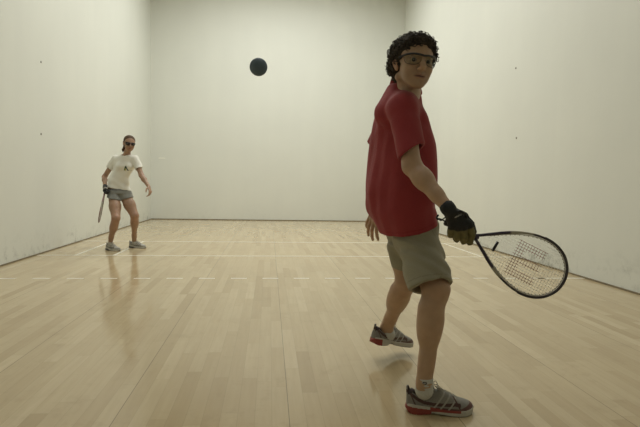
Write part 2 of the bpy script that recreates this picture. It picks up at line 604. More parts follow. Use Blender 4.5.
def wr(seed, amp, freq, stretch=(1, 1, 1)):
    """cloth wrinkles: warped sines"""
    r = np.random.default_rng(seed)
    K_ = [unit(r.normal(size=3)*np.array(stretch))*freq*r.uniform(.6, 1.5) for _ in range(5)]
    W_ = [r.normal(size=3)*freq*.35 for _ in range(5)]
    ph = r.uniform(0, 6, 10)
    def fn(x, y, z):
        o = 0
        for i in range(5):
            w_ = 1.6*np.sin(W_[i][0]*x+W_[i][1]*y+W_[i][2]*z+ph[i])
            s_ = np.sin(K_[i][0]*x+K_[i][1]*y+K_[i][2]*z+ph[5+i]+w_)
            o = o+np.sign(s_)*np.abs(s_)**1.4
        return amp*o/2.2
    return fn


# ------------------------------------------------------------------ the court
structure(mk('floor', *boxm(-.2, RW+.2, -RL-.2, .2, -.1, 0), M['floor'], smooth=False))
structure(mk('wall_front', *boxm(-.2, RW+.2, 0, .2, 0, RH), M['wall'], smooth=False))
wl = structure(mk('wall_left', *boxm(-.2, 0, -RL, 0, 0, RH), M['wall'], smooth=False))
wr_ = structure(mk('wall_right', *boxm(RW, RW+.2, -RL, 0, 0, RH), M['wall'], smooth=False))
structure(mk('wall_back', *boxm(-.2, RW+.2, -RL-.2, -RL, 0, RH), M['back'], smooth=False))
structure(mk('ceiling', *boxm(-.2, RW+.2, -RL-.2, .2, RH, RH+.2), M['ceiling'], smooth=False))
structure(mk('baseboard_front', *boxm(.012, RW-.012, -.012, 0, 0, .019), M['base'], smooth=False))
structure(mk('baseboard_left', *boxm(0, .012, -RL, 0, 0, .014), M['base'], smooth=False))
structure(mk('baseboard_right', *boxm(RW-.012, RW, -RL, 0, 0, .016), M['base'], smooth=False))
LW = .042
LY1, LY2, LY3 = -4.80, -6.40, -8.0


def line(name, x0, x1, y0, y1):
    structure(mk(name, *boxm(x0, x1, y0, y1, 0.0, .0006), M['line'], smooth=False))


line('service_line', .012, RW-.012, LY1-LW/2, LY1+LW/2)
line('short_line', .012, RW-.012, LY2-LW/2, LY2+LW/2)
for xx in (.48, .96, RW-.48):
    line('box_line', xx-LW/2, xx+LW/2, LY2+LW/2, LY1-LW/2)
V, Fc = [], []
spans = [(.012, .50)]; xx = .66
while xx < RW-.6: spans.append((xx, xx+.16)); xx += .32
spans.append((RW-.54, RW-.012))
mb = MB()
for a, b_ in spans: mb.add(*boxm(a, b_, LY3-LW/2, LY3+LW/2, 0, .0006))
structure(mb.build('receiving_line', M['line'], smooth=False))
for (x, y, z, sg, w) in ((0, -6.18, 2.483, 1, wl), (0, -6.207, 1.556, 1, wl), (RW, -6.203, 2.656, -1, wr_), (RW, -6.30, 1.667, -1, wr_)):
    mb = MB(); mb.tube([(x, y, z), (x+sg*.004, y, z), (x+sg*.007, y, z)], [.014, .014, .008], seg=14)
    structure(mb.build('screw', M['metal'], w))
wf = bpy.data.objects['wall_front']
mb = MB(); mb.add(*boxm(.19, .35, -.003, 0, 1.525, 1.555))
structure(mb.build('paint_mark', M['white_mark'], wf, smooth=False))
for i, (x, y) in enumerate(LIGHTS):
    e = bpy.data.objects.new('ceiling_light', None); e.location = (x, y, RH); col.objects.link(e)
    tag(e, 'rectangular ceiling light panel %s, %s' % (('above the front of the court', 'above the middle of the court', 'above the rear of the court')[i//2], ('on the left wall side', 'on the right wall side')[i % 2]), 'ceiling light', 'court ceiling lights')
    hb = MB()
    for bx in ((-.66, -.60, -.5, .5), (.60, .66, -.5, .5), (-.60, .60, -.5, -.45), (-.60, .60, .45, .5)):
        hb.add(*boxm(bx[0], bx[1], bx[2], bx[3], -.11, 0))
    hb.build('housing', M['lamp_metal'], e, smooth=False)

#PEOPLE
SKIN_M = np.array((.50, .33, .215)); SKIN_W = np.array((.36, .222, .142))


def smooth01(x): x = np.clip(x, 0, 1); return x*x*(3-2*x)


def blend(T, mask, c): return T*(1-mask[:, None])+np.array(c)*mask[:, None]


def add_face_children(person, base, c, A, s, L, brow_col, iris, lens_mat, lens_rx, lip=None, eye_dir=None):
    for g in (-1, 1):
        ec = L(.0315*g, .0745, -.001)
        V = MB(); V.sphere(ec, [.0125*s]*3, nu=44, nv=30)
        P_ = np.array(V.V)
        look = unit(A@np.array([0.0, 1, -.02])) if eye_dir is None else unit(eye_dir)
        ang = np.arccos(np.clip(((P_-ec)@look)/(.0125*s), -1, 1))
        w1_ = smooth01((ang-.20)/.12)[:, None]; w2_ = smooth01((ang-.54)/.14)[:, None]
        T = (np.array((.01, .01, .01))*(1-w1_)+np.array(iris)*w1_)*(1-w2_)+np.array((.30, .26, .22))*w2_
        V.T = [tuple(t) for t in T]
        V.build('eye', M['eye'], person, base)
        b_ = MB()
        pts = catmull([L(.013*g, .0905, .0165), L(.028*g, .0905, .0215), L(.046*g, .080, .0165)], 4)
        b_.tube(pts, [.0022*s]+[.0034*s]*(len(pts)-3)+[.0025*s, .0012*s], brow_col, seg=6)
        b_.build('eyebrow', M['hair'], person, base)


def goggles(person, base, L, s, rim_t, lens_mat, width=1.0, style='wrap'):
    g = MB()
    top = [L(x, y, z) for x, y, z in ((-.076, .030, .010), (-.066, .070, .014), (-.044, .092, .018), (-.016, .104, .016), (0, .107, .013),
                                        (.016, .104, .016), (.044, .092, .018), (.066, .070, .014), (.076, .030, .010))]
    up = unit(L(0, 0, 1)-L(0, 0, 0))
    tp = catmull(top, 4)
    g.tube(tp, [.0044*s]*len(tp), rim_t, seg=8)
    for sg in (-1, 1):
        g.tube(catmull([L(.076*sg, .030, .010), L(.081*sg, .0, .008), L(.082*sg, -.03, .003)], 4), .0034*s, rim_t)
        low = catmull([L(.070*sg, .064, .008), L(.064*sg, .070, -.016), L(.042*sg, .088, -.024), L(.020*sg, .098, -.020), L(.009*sg, .106, -.004)], 4)
        g.tube(low, .0011*s, rim_t)
    g = g.build('goggles', M['goggle'], person, base)
    for sg in (-1, 1):
        m_ = MB()
        U_ = catmull([L(.068*sg, .068, .012), L(.044*sg, .092, .017), L(.016*sg, .104, .015), L(.007*sg, .106, .011)], 4)
        D_ = catmull([L(.064*sg, .070, -.014), L(.042*sg, .089, -.023), L(.020*sg, .099, -.019), L(.009*sg, .106, -.004)], 4)
        n = len(U_); f_ = unit(L(0, 1, 0)-L(0, 0, 0))*.0009*s
        V = [p+f_ for p in U_]+[p+f_ for p in D_]+[p-f_ for p in U_]+[p-f_ for p in D_]
        Fq = []
        for i in range(n-1):
            Fq += [(i, i+1, n+i+1, n+i), (2*n+i, 3*n+i, 3*n+i+1, 2*n+i+1), (i, 2*n+i, 2*n+i+1, i+1), (n+i, n+i+1, 3*n+i+1, 3*n+i)]
        Fq += [(0, n, 3*n, 2*n), (n-1, 3*n-1, 4*n-1, 2*n-1)]
        m_.add(V, Fq); m_.build('lens', lens_mat, g, base)
    return g


M['eye'] = tinted('eye', .25, .5, 0, 30)
M['goggle'] = tinted('goggle_frame', .35, .5, 0, 30)


def racquet(name, butt, u, v, scale, limb_t, main_t, guard_t, grip_t, string_t, stencil_t, detail=True):
    """teardrop racquetball racquet; butt end at origin, u along the axis, v across the head"""
    u = unit(u); v = unit(v-u*(np.array(v)@u)); w = np.cross(u, v)
    k = scale/141.0
    e = bpy.data.objects.new(name, None); e.location = butt; col.objects.link(e)
    def Q(a, b_, c=0): return butt+k*(a*u+b_*v)+c*w
    half = [(41.6, 0.0), (48, 4.5), (57, 10.5), (67, 17), (80, 24), (94, 28.8), (107, 30.4), (119, 28.8), (129.5, 23.5), (137, 15), (140.2, 7)]
    out = half+[(141, 0)]+[(a, -b_) for a, b_ in half[:0:-1]]
    oc = catmull([np.array((a, b_, 0.)) for a, b_ in out], 6, closed=True)
    n = len(oc)
    mb = MB()
    pts = [Q(p[0], p[1]) for p in oc]
    mb.tube(pts, [.0046*scale/.56]*n, main_t, seg=10, closed=True, sx=1.35, up=w)
    T = np.array(mb.T).reshape(n, 10, 3)
    for i, p in enumerate(oc):
        if p[0] < 72: T[i] = limb_t
        elif p[0] < 84 and p[1]*1 > 0 or (72 <= p[0] < 92 and p[1] < 0): T[i] = (.36, .34, .27)
        else: T[i] = main_t
    Vv = np.array(mb.V).reshape(n, 10, 3)
    for i, p in enumerate(oc):
        if p[0] < 86: Vv[i] = pts[i]+(Vv[i]-pts[i])*(1+.38*min(1, (86-p[0])/12))
    mb.V = [tuple(x) for x in Vv.reshape(-1, 3)]
    mb.T = [tuple(x) for x in T.reshape(-1, 3)]
    mb.build('frame', M['frame'], e, butt)
    # bumper guard round the tip
    gd = [p for p in oc if p[0] > 103]
    i0 = next(i for i, p in enumerate(oc) if p[0] > 103)
    arc = [oc[(i0+i) % n] for i in range(n) if oc[(i0+i) % n][0] > 103]
    ce = np.array((95, 0, 0.))
    g = MB(); g.tube([Q(*(p+(p-ce)/np.linalg.norm(p-ce)*.7)[:2]) for p in arc], .0040*scale/.56, guard_t, seg=8, sx=1.4, up=w)
    g.build('bumper_guard', M['frame'], e, butt)
    # grommet strip inside the frame: pale with dots
    gs = MB()
    inner = []
    for p in oc:
        if p[0] > 52: inner.append(p+(ce-p)/np.linalg.norm(ce-p)*2.0)
    j0 = next(i for i, p in enumerate(oc) if p[0] > 52)
    gs.tube([Q(*p[:2]) for p in inner], .0023, (.68, .67, .60), seg=6)
    acc = 0; last = inner[0]
    for p in inner:
        acc += np.linalg.norm(p-last); last = p
        if acc > 2.6:
            acc = 0; q = p+(ce-p)/np.linalg.norm(ce-p)*.6
            gs.sphere(Q(*q[:2]), [.0023]*3, (.03, .03, .03), 6, 4)
    gs.build('grommet_strip', M['frame'], e, butt)
    # strings
    poly = np.array([p[:2] for p in oc])
    def hits(ax, val):
        o = []
        for i in range(n):
            a, b_ = poly[i], poly[(i+1) % n]
            if (a[ax]-val)*(b_[ax]-val) < 0:
                t = (val-a[ax])/(b_[ax]-a[ax]); o.append((a+t*(b_-a))[1-ax])
        return sorted(o)
    st = MB(); sl = MB()
    SP = 3.0*(.56/scale)
    def inE(a, b_):
        # block letter made of thick strokes: spine across the head, three arms along the axis
        if not (83 <= a <= 114 and -19 <= b_ <= 19): return False
        if a < 93: return True
        return (b_ < -10) or (-4.5 < b_ < 4.5) or (b_ > 10)
    def run(ax, val):
        h = hits(ax, val)
        if len(h) < 2: return
        lo, hi = h[0], h[-1]
        m = max(2, int((hi-lo)/1.5)); cur = None; seg_ = []
        for i in range(m+1):
            t = lo+(hi-lo)*i/m; a, b_ = (val, t) if ax == 0 else (t, val)
            f_ = inE(a, b_); c = .0006*(1 if ax else -1)
            if cur is None: cur = f_
            seg_.append(Q(a, b_, c))
            if f_ != cur or i == m:
                (sl if cur else st).tube([seg_[0], seg_[-1]], .0010 if cur else .00045, stencil_t if cur else string_t, seg=4)
                cur = f_; seg_ = [seg_[-1]]
    for i in range(-10, 11): run(1, i*SP)
    a = 50
    while a < 140: run(0, a); a += SP
    st.build('strings', M['string'], e, butt)
    if detail: sl.build('string_stencil', M['string'], e, butt)
    else:
        sl.T = [string_t]*len(sl.V); sl.build('string_stencil', M['string'], e, butt)
    # string dampener near the throat
    if detail:
        d_ = MB(); d_.tube([Q(65.4, -5.6, .003), Q(64.9, 5.0, .003)], .0062, (.015, .015, .018), seg=8)
        d_.build('vibration_dampener', M['frame'], e, butt)
    # throat bridge, grip, butt cap
    tb = MB(); tb.tube([Q(36, 0), Q(41, 0), Q(46.5, 0)], [.0105, .0115, .006], limb_t, seg=10, sx=1.1, up=w)
    tb.build('throat', M['frame'], e, butt)
    gp = MB(); P_ = []; R_ = []
    for i in range(28):
        P_.append(Q(10.5+27*i/27, 0)); R_.append((.0150 if i % 3 else .0142)*scale/.56)
    gp.tube(P_, R_, grip_t, seg=12, up=w, sx=.85)
    gp.build('grip', M['glove'], e, butt)
    bc = MB(); bc.tube([Q(8.2, 0), Q(9.5, 0), Q(11.5, 0)], [.012, .0165, .0155], (.02, .02, .02), seg=12, up=w, sx=.85)
    bc.build('butt_cap', M['frame'], e, butt)
    return e, Q


def shoe(person, base, pos, head, pitch, roll, s, T, side=1, name='shoe'):
    """running shoe; pos = point on the sole under the arch, head = heading in the plane, pitch > 0 lifts the heel"""
    h = unit([head[0], head[1], 0]); l = np.array([-h[1], h[0], 0]); z = np.array([0, 0, 1.0])
    hx = h*math.cos(pitch)-z*math.sin(pitch); uz = z*math.cos(pitch)+h*math.sin(pitch)
    l2 = l*math.cos(roll)+uz*math.sin(roll); uz = np.cross(hx, l2)
    Mx = np.stack([hx, l2, uz], 1)
    def W(P_): return np.asarray(P_)@Mx.T*s+pos
    X = np.array([-.146, -.137, -.12, -.095, -.05, 0, .04, .08, .11, .132, .146, .153])
    wd = np.array([.004, .025, .036, .040, .039, .040, .045, .049, .046, .036, .022, .004])
    yc = np.array([0, 0, 0, 0, .0, .003, .006, .006, .003, -.002, -.005, -.007])*side
    ht = np.array([.070, .092, .102, .088, .084, .104, .088, .067, .058, .050, .041, .026])
    h_ = .0019
    xs, ys, zs = axis(-.165, .175, h_), axis(-.065, .065, h_), axis(-.01, .14, h_)
    def up_fn(X_, Y, Z):
        w_ = np.interp(X_, X, wd); c_ = np.interp(X_, X, yc); t_ = np.interp(X_, X, ht)
        u_ = np.abs(Y-c_)/np.maximum(w_*(1-.18*np.clip((Z-.045)/.06, 0, 1)), .004); v_ = np.clip(Z-.012, -.02, 1)/(t_-.012)
        k0 = (u_**2.6+np.abs(v_)**2.8)**(1/2.6)
        return np.maximum.reduce([(k0-1)*np.minimum(w_, .04)+0*X_, .012-Z+0*k0, X_-.151+0*k0, -.143-X_+0*k0]).astype(np.float32)
    f_ = Field(xs, ys, zs)
    f_.add((up_fn, (-.16, -.06, 0), (.17, .06, .13)), 0)
    f_.sub(cone((-.078, 0, .085), (-.060, 0, .15), .024, .032), .012)
    f_.sub(cone((-.052, 0, .088), (-.035, 0, .15), .020, .028), .010)
    f_.add(cone((-.022, 0, .085), (-.031, 0, .121), .010, .009, ((1, 0, 0), .5)), .008)       # tongue
    f_.add(cone((-.136, 0, .080), (-.139, 0, .110), .007, .006), .008)                         # heel tab
    P_, Q_ = f_.mesh(1)
    x, y, zz = P_.T; a = np.abs(y-np.interp(x, X, yc))
    t = np.tile(np.array(T['mesh']), (len(P_), 1))
    sil = np.array(T['overlay']); dk = np.array(T['dark'])
    top = np.interp(x, X, ht)
    t = blend(t, ((x < -.075) & (zz < .075)).astype(float), T['heel'])
    rim = (zz < .034+.32*np.clip(x-.085, 0, 1)) & (x > .02)
    t = blend(t, rim.astype(float), T.get('toe', dk*1.7))
    cz = np.interp(x, [-.145, -.125, -.10, -.07, -.03, .02, .06, .085], [.092, .082, .064, .052, .046, .047, .051, .048])
    t = blend(t, ((np.abs(zz-cz) < .0065) & (x < .085)).astype(float), dk)
    t = blend(t, ((np.abs(zz-(.030+.30*np.clip(.02-x, 0, 1)*0)) < .004) & (x < .05)).astype(float), dk*1.5)
    t = blend(t, ((np.abs((x+.118)+.5*(zz-.06)) < .003) & (zz < .08)).astype(float), dk)
    for k_ in (-.018, .012, .046):
        t = blend(t, ((np.abs((x-k_)-.75*(zz-.045)) < .0042) & (a > .012)).astype(float), sil)
    t = blend(t, ((np.abs((x-.078)+.55*(zz-.04)) < .0035) & (zz > .03)).astype(float), dk)
    t = blend(t, ((zz > top-.012) & (x > -.14) & (x < -.035)).astype(float), T['collar'])
    t = blend(t, ((x > -.03) & (x < .065) & (a < .012) & (zz > .06)).astype(float), T['tongue'])
    sh = mk(name, W(P_), Q_, M['shoe'], person, base, t)
    # midsole + outsole
    zt = np.array([.026, .042, .044, .041, .035, .028, .027, .026, .026, .028, .030, .030])
    zb = np.array([.016, .005, .0, .0, .004, .006, .002, .0, .0, .003, .010, .020])
    def so_fn(X_, Y, Z):
        w_ = np.interp(X_, X-.001, wd)+.0050; c_ = np.interp(X_, X, yc); t_ = np.interp(X_, X, zt); b_ = np.interp(X_, X, zb)
        d = np.abs(Y-c_)-w_+.10*(Z-b_)
        return np.maximum.reduce([d, Z-t_+0*d, b_-Z+0*d, X_-.155+0*d, -.148-X_+0*d]).astype(np.float32)
    f_ = Field(xs, ys, zs)
    f_.add((so_fn, (-.16, -.06, -.01), (.17, .06, .06)), 0)
    f_.sub(cone((-.030, -.08, -.004), (-.030, .08, -.004), T.get('notch', .012)), .008)
    for gx in (-.105, -.07, .03, .062, .094, .122):
        f_.sub(cone((gx, -.08, -.001), (gx, .08, -.001), .0028), .001)
    P_, Q_ = f_.mesh(1)
    x, y, zz = P_.T
    t = np.tile(np.array(T['mid']), (len(P_), 1))
    t = blend(t, ((zz < .0055) & (x > -.02)).astype(float), T['tread'])
    t = blend(t, ((x < T.get('redx', -.040)) & (zz < T.get('redz', .024+.09*(-.045-x)))).astype(float), T['red'])
    if T.get('stripe') is not None:
        t = blend(t, ((x > -.045) & (x < .085) & (zz > .017)).astype(float), T['stripe'])
    mk('sole', W(P_), Q_, M['rubber'], sh, base, t)
    # laces
    lc = MB()
    for i in range(5):
        xx = -.012+i*.018; za = np.interp(xx, X, ht)-.001; zb_ = np.interp(xx+.014, X, ht)-.001
        for g in (-1, 1):
            lc.tube(W([(xx, g*.019, za-.012), (xx+.004, g*.010, za+.000), (xx+.010, 0, zb_+.005), (xx+.014, -g*.010, zb_+.000), (xx+.017, -g*.018, zb_-.011)]), .0019*s, (1, 1, 1), 5)
    for g in (-1, 1):
        lc.tube(W(catmull([(-.016, 0, .110), (-.022, g*.012, .124), (-.012, g*.022, .128), (-.004, g*.018, .114), (-.014, g*.002, .108)], 5)), .0017*s, (1, 1, 1), 5)
        lc.tube(W(catmull([(-.015, 0, .109), (.004, g*.014, .106), (.018, g*.020, .088)], 5)), .0017*s, (1, 1, 1), 5)
    lc.build('laces', M['lace'], sh, base)
    return W


def sock(person, base, ankle, inner, r, t, s=1, mark=None):
    xs = np.concatenate([[ankle], [inner]])
    lo = xs.min(0)-.07; hi = xs.max(0)+.07
    f_ = Field(*[axis(a, b_, .004) for a, b_ in zip(lo, hi)])
    f_.add(cone(inner, ankle, r*1.05, r), 0)
    d = unit(ankle-inner)
    f_.cut(ankle+d*.0, d, .003)
    f_.sub(cone(ankle+d*.004, ankle+d*.03, r-.006), .002)
    f_.disp(lambda x, y, z: .0012*np.sin(z*500))
    P_, Q_ = f_.mesh(1)
    t_ = np.tile(np.array(t), (len(P_), 1))
    if mark is not None:
        p, rad, colr = mark
        dd = (P_-p)@CR; dz = (P_-p)@CD; fr = (P_-p)@CF
        t_ = blend(t_, ((np.abs(dd) < rad) & (np.abs(dz) < rad*.55) & (fr < 0) & (np.abs(dz-.4*dd*np.sin(dd*300)) > .0015)).astype(float), colr)
    mk('sock', P_, Q_, M['sock'], person, base, t_)


# ================================================================== the man
def build_man():
    base = np.array([3.68, -10.85, 0])
    phi = math.radians(30)
    right_i, away = unit([CR[0], CR[1], 0]), unit([CF[0], CF[1], 0])
    fd = math.cos(phi)*right_i+math.sin(phi)*away       # chest direction
    rd = math.sin(phi)*right_i-math.cos(phi)*away       # towards his right side (the camera side)
    up = np.array([0, 0, 1.])
    DT = 2.47
    sil = [(94, 391, 415), (99, 386, 417.5), (106, 380.5, 420), (116, 376, 424.5), (134, 373, 430), (155, 371, 433), (175, 368.5, 434), (190, 367, 433.5),
           (203, 366.5, 432.5), (214, 369, 433), (226, 376, 435.5), (236, 381, 437.5), (246, 385, 440)]
    def rows_from(sil, D, ratio, shrink=0):
        o = []
        for y, xl, xr in sil:
            c = U((xl+xr)/2, y, D); E_ = (xr-xl)/2*D/FPX*.945
            rho = ratio(y); b_ = E_/math.sqrt(rho**2*math.cos(phi)**2+math.sin(phi)**2)
            o.append((c[2], c[0], c[1], rho*b_-shrink, b_-shrink))
        return o
    ratio = lambda y: np.interp(y, [98, 120, 160, 200, 240], [.62, .64, .66, .70, .70])
    rows = rows_from(sil, DT, ratio)
    torso = lambda ins=0: loft(rows, fd, rd, 2.3, ins)
    # joints
    Rs, Re, Rw = U(401.5, 109.5, 2.31), U(412, 166, 2.20), U(447.5, 207.5, 2.06)
    Ls, Le, Lw = U(392, 110, 2.70), U(386, 168, 2.84), U(381, 203, 2.84)
    Rh, Rk, Ra = U(416, 232, 2.44), U(435.5, 289, 2.25), U(424.5, 380, 2.20)
    Lh, Lk, La = U(403, 230, 2.62), U(407, 280, 2.62), U(386.5, 328, 2.90)
    Nb = U(403, 93.5, 2.44)
    hc = U(413.5, 64.0, 2.32); hs = 1.07
    # head frame
    yaw_d = unit([math.sin(math.radians(7)), -math.cos(math.radians(7)), -.03])
    hr = unit(np.cross(yaw_d, up)); hu = np.cross(hr, yaw_d)
    tl = math.radians(5); hr, hu = hr*math.cos(tl)+hu*math.sin(tl), hu*math.cos(tl)-hr*math.sin(tl)
    A = np.stack([hr, yaw_d, hu], 1)
    hadd, hsub, hadd2, hline, nos, L = head_prims(hc, A, hs)
    # right hand (gripping), joints in place
    K_ = [U(469, 224, 2.062), U(463.5, 226, 2.055), U(457.5, 226.5, 2.055), U(451.5, 225, 2.062)]
    P1 = [U(472, 235, 2.075), U(464.5, 237, 2.070), U(457, 236, 2.072), U(450.5, 232, 2.078)]
    P2 = [U(470, 242.5, 2.092), U(463.5, 241.5, 2.100), U(456.5, 239.5, 2.103), U(450.5, 235, 2.105)]
    P3 = [U(468, 240, 2.112), U(462.5, 236, 2.122), U(455.5, 234, 2.122), U(450, 230, 2.120)]
    rw_ = Rw
    def rhand(grow=0):
        o = []
        for i in range(4):
            st = rw_+(K_[i]-rw_)*.18
            o.append((cone(st, K_[i], .0155+grow, .0125+grow), .012))
            o.append((cone(K_[i], P1[i], .0115+grow, .0105+grow), .003))
            o.append((cone(P1[i], P2[i], .0105+grow, .0098+grow), .003))
            o.append((cone(P2[i], P3[i], .0095+grow, .0082+grow), .003))
        T0, T1, T2, T3 = U(453, 212, 2.078), U(464, 216, 2.098), U(471, 224, 2.118), U(474, 232, 2.128)
        o += [(cone(T0, T1, .018+grow, .014+grow), .010), (cone(T1, T2, .0125+grow, .011+grow), .004), (cone(T2, T3, .011+grow, .009+grow), .003)]
        return o
    ld = unit(U(372, 222, 2.86)-Lw); ln = unit(fd*.5-rd*.2+away*.1); lt = unit(fd*.6+rd*.6)
    lhand = hand_prims(Lw, ld, unit(rd*-.5+right_i*.9), unit(-away*.4+right_i*.9), 1.16, [(.30, .25, .15), (.22, .3, .2), (.15, .35, .2), (.1, .4, .2)], thumb=.7, spread=.16)
    # ---- body
    allp = np.stack([Rs, Re, Rw, Ls, Le, Lw, Rk, Ra, Lk, La, hc]+K_)
    lo = np.array([allp[:, 0].min()-.16, allp[:, 1].min()-.16, .03]); hi = np.array([allp[:, 0].max()+.08, allp[:, 1].max()+.16, hc[2]+.15])
    xs = axis(lo[0], hi[0], .0065, [(hc[0]-.11, hc[0]+.13, .0035), (K_[3][0]-.03, K_[0][0]+.03, .0045)])
    ys = axis(lo[1], hi[1], .0065, [(hc[1]-.14, hc[1]+.05, .0035), (Lw[1]-.07, Lw[1]+.07, .0045)])
    zs = axis(lo[2], hi[2], .0065, [(hc[2]-.14, hi[2], .0032), (P2[0][2]-.03, Rw[2]+.02, .0045), (Lw[2]-.22, Lw[2], .0045)])
    B = Field(xs, ys, zs)
    B.add(loft(rows_from(sil[:10]+[(224, 381, 431), (236, 393, 431), (244, 400, 430)], DT, ratio), fd, rd, 2.2, .024), 0)
    B.add(cone(Rs, Ls, .050, .050), .05)
    B.add(cone(Nb-up*.03, hc+A@np.array([0, -.016, -.066])*hs, .050, .046), .02)
    B.add(cone(Nb+fd*.01+rd*.05, Rs, .04, .052), .04); B.add(cone(Nb-rd*.05, Ls, .04, .052), .04)
    # arms
    for S_, E_, W_, sg in ((Rs, Re, Rw, 1), (Ls, Le, Lw, -1)):
        B.add(cone(S_, S_+(E_-S_)*.55, .055, .047), .02); B.add(cone(S_+(E_-S_)*.45, E_, .047, .0400), .02)
        B.add(cone(E_, E_+(W_-E_)*.35, .0400, .0415), .02); B.add(cone(E_+(W_-E_)*.30, E_+(W_-E_)*.72, .0410, .030), .02)
        B.add(cone(E_+(W_-E_)*.70, W_, .0295, .0245), .015)
        out = unit(np.cross(W_-E_, up)); out = out if out@rd*sg > 0 else -out
        B.add(ell(E_-unit(W_-E_)*.012-unit(E_-S_)*(-.008), [.024]*3), .02)
    for p, k in rhand(): B.add(p, k)
    for p, k in lhand: B.add(p, k)
    # legs
    for H_, K2, A_, sg in ((Rh, Rk, Ra, 1), (Lh, Lk, La, -1)):
        th = unit(K2-H_); sh_ = unit(A_-K2); ft = unit(fd-sh_*(fd@sh_))
        B.add(cone(H_, H_+(K2-H_)*.6, .072, .066), .02); B.add(cone(H_+(K2-H_)*.5, K2, .073, .058), .03)
        B.add(cone(K2+ft*.012, K2+ft*.014+sh_*.03, .048, .042), .03)                        # kneecap
        B.add(cone(K2, K2+sh_*.16-ft*.008, .054, .047), .02)
        B.add(cone(K2+sh_*.09-ft*.018, K2+sh_*.20-ft*.012, .050, .044), .03)     # calf
        B.add(cone(K2+sh_*.14, A_-sh_*.05, .047, .032), .03); B.add(cone(A_-sh_*.10, A_+sh_*.03, .031, .031), .02)
        B.add(ell(A_+rd*.020-up*.012, [.013]*3), .015); B.add(ell(A_-rd*.020-up*.012, [.013]*3), .015)
        B.add(cone(A_-ft*.026-sh_*.10, A_-ft*.024+sh_*.02, .010, .011), .02)
    fh = unit([right_i[0], right_i[1], 0])
    B.add(cone(Ra, Ra+up*-.035, .030, .028), .02)
    B.add(cone(La, La+up*-.04+right_i*.02, .034, .030), .02)
    # head
    for p, k in hadd: B.add(p, k)
    for p, k in hsub: B.sub(p, k)
    for p in hadd2:
        if p[0] == 'sub': B.sub(p[1], .004)
        else: B.add(*p)
    B.sub(hline, .002)
    for p in nos: B.sub(p, .002)
    B.add(cone(Nb+rd*.035+fd*.05, hc+A@np.array([.055, -.02, -.06])*hs, .012, .014), .03)   # neck tendon
    P_, Q_ = B.mesh(1)
    T = np.tile(SKIN_M, (len(P_), 1))
    loc = (P_-hc)@A/hs
    lips = np.exp(-((loc[:, 0]/.025)**4+((loc[:, 2]+.0655)/.0085)**4))*(loc[:, 1] > .078)
    T = blend(T, .65*lips, (.29, .125, .10))
    T = blend(T, .9*np.exp(-((loc[:, 0]/.024)**6+((loc[:, 2]+.0655)/.0028)**2))*(loc[:, 1] > .072), (.09, .045, .035))
    beard = smooth01((-.03-loc[:, 2])/.03)*smooth01((loc[:, 2]+.14)/.03)*(loc[:, 1] > -.01)*(1-lips)*(np.linalg.norm(loc, axis=1) < .16)
    T = blend(T, .22*beard, (.14, .10, .075))
    ear = (np.abs(loc[:, 0]) > .07)*(np.linalg.norm(loc-np.array([0, -.01, -.01]), axis=1) < .11)
    T = blend(T, .35*ear, (.42, .17, .11))
    for ctr, rad in ((Rk, .05), (Lk, .05), (Re, .03)):
        T = blend(T, .25*np.exp(-(np.linalg.norm(P_-ctr, axis=1)/rad)**2*.5), (.36, .17, .11))
    man = mk('person', P_, Q_, M['skin'], None, base, T)
    tag(man, 'person in red polo shirt and khaki shorts holding a racquet, looking back at the camera', 'person')
    toward = unit(CAM-hc)
    add_face_children(man, base, hc, A, hs, L, (.02, .015, .012), (.06, .035, .02), None, None, eye_dir=toward)
    goggles(man, base, L, hs, (.012, .012, .014), M['clear_lens'])
    # ---- hair
    lo, hi = hc-.19, hc+.20
    Hf = Field(*[axis(a, b_, .0042) for a, b_ in zip(lo, hi)])
    Hf.add(ell(L(0, -.026, .038), [.086*hs, .106*hs, .078*hs], A), 0)
    Hf.add(ell(L(0, -.045, .055), [.080*hs, .085*hs, .066*hs], A), .02)
    Hf.add(ell(L(0, .030, .080), [.064*hs, .050*hs, .030*hs], A), .03)
    Hf.add(ell(L(.062, -.030, .02), [.032*hs, .055*hs, .052*hs], A), .02)
    Hf.add(ell(L(-.070, -.010, .035), [.020*hs, .050*hs, .045*hs], A), .02)
    Hf.add(cone(L(-.045, -.070, -.02), L(-.034, -.070, -.045), .040*hs, .026*hs), .02)
    Hf.add(cone(L(.045, -.070, -.02), L(.034, -.070, -.045), .040*hs, .026*hs), .02)
    Hf.sub(ell(L(0, .115, -.015), [.072*hs, .088*hs, .088*hs], A), .008)
    Hf.sub(ell(L(0, .060, -.075), [.12*hs, .080*hs, .074*hs], A), .008)
    Hf.sub(ell(L(-.092, -.004, -.020), [.022*hs, .024*hs, .034*hs], A), .006)
    Hf.sub(ell(L(.092, -.004, -.020), [.022*hs, .024*hs, .034*hs], A), .006)
    Hf.disp(lambda x, y, z: .0045*np.sin(150*x+2.2*np.sin(90*z+1)+1)*np.sin(140*y+2*np.sin(110*x))+.0035*np.sin(210*z+3*np.sin(120*x)+2*np.sin(100*y)))
    P_, Q_ = Hf.mesh(1)
    hm = MB()
    hm.V = [tuple(p) for p in P_]; hm.F = [tuple(int(i) for i in q) for q in Q_]
    base_t = np.array((.055, .045, .034)); hm.T = [tuple(base_t)]*len(hm.V)
    lc = (P_-hc)@A/hs
    r0 = np.linalg.norm(lc-np.array([0, -.03, .04]), axis=1)
    cand = np.nonzero((r0 > .072) & ~((lc[:, 1] > .02) & (lc[:, 2] < .040)) & ~((lc[:, 2] < -.02) & (lc[:, 1] > -.03)))[0]
    rr_ = np.random.default_rng(3)
    ctr = L(0, -.03, .03)
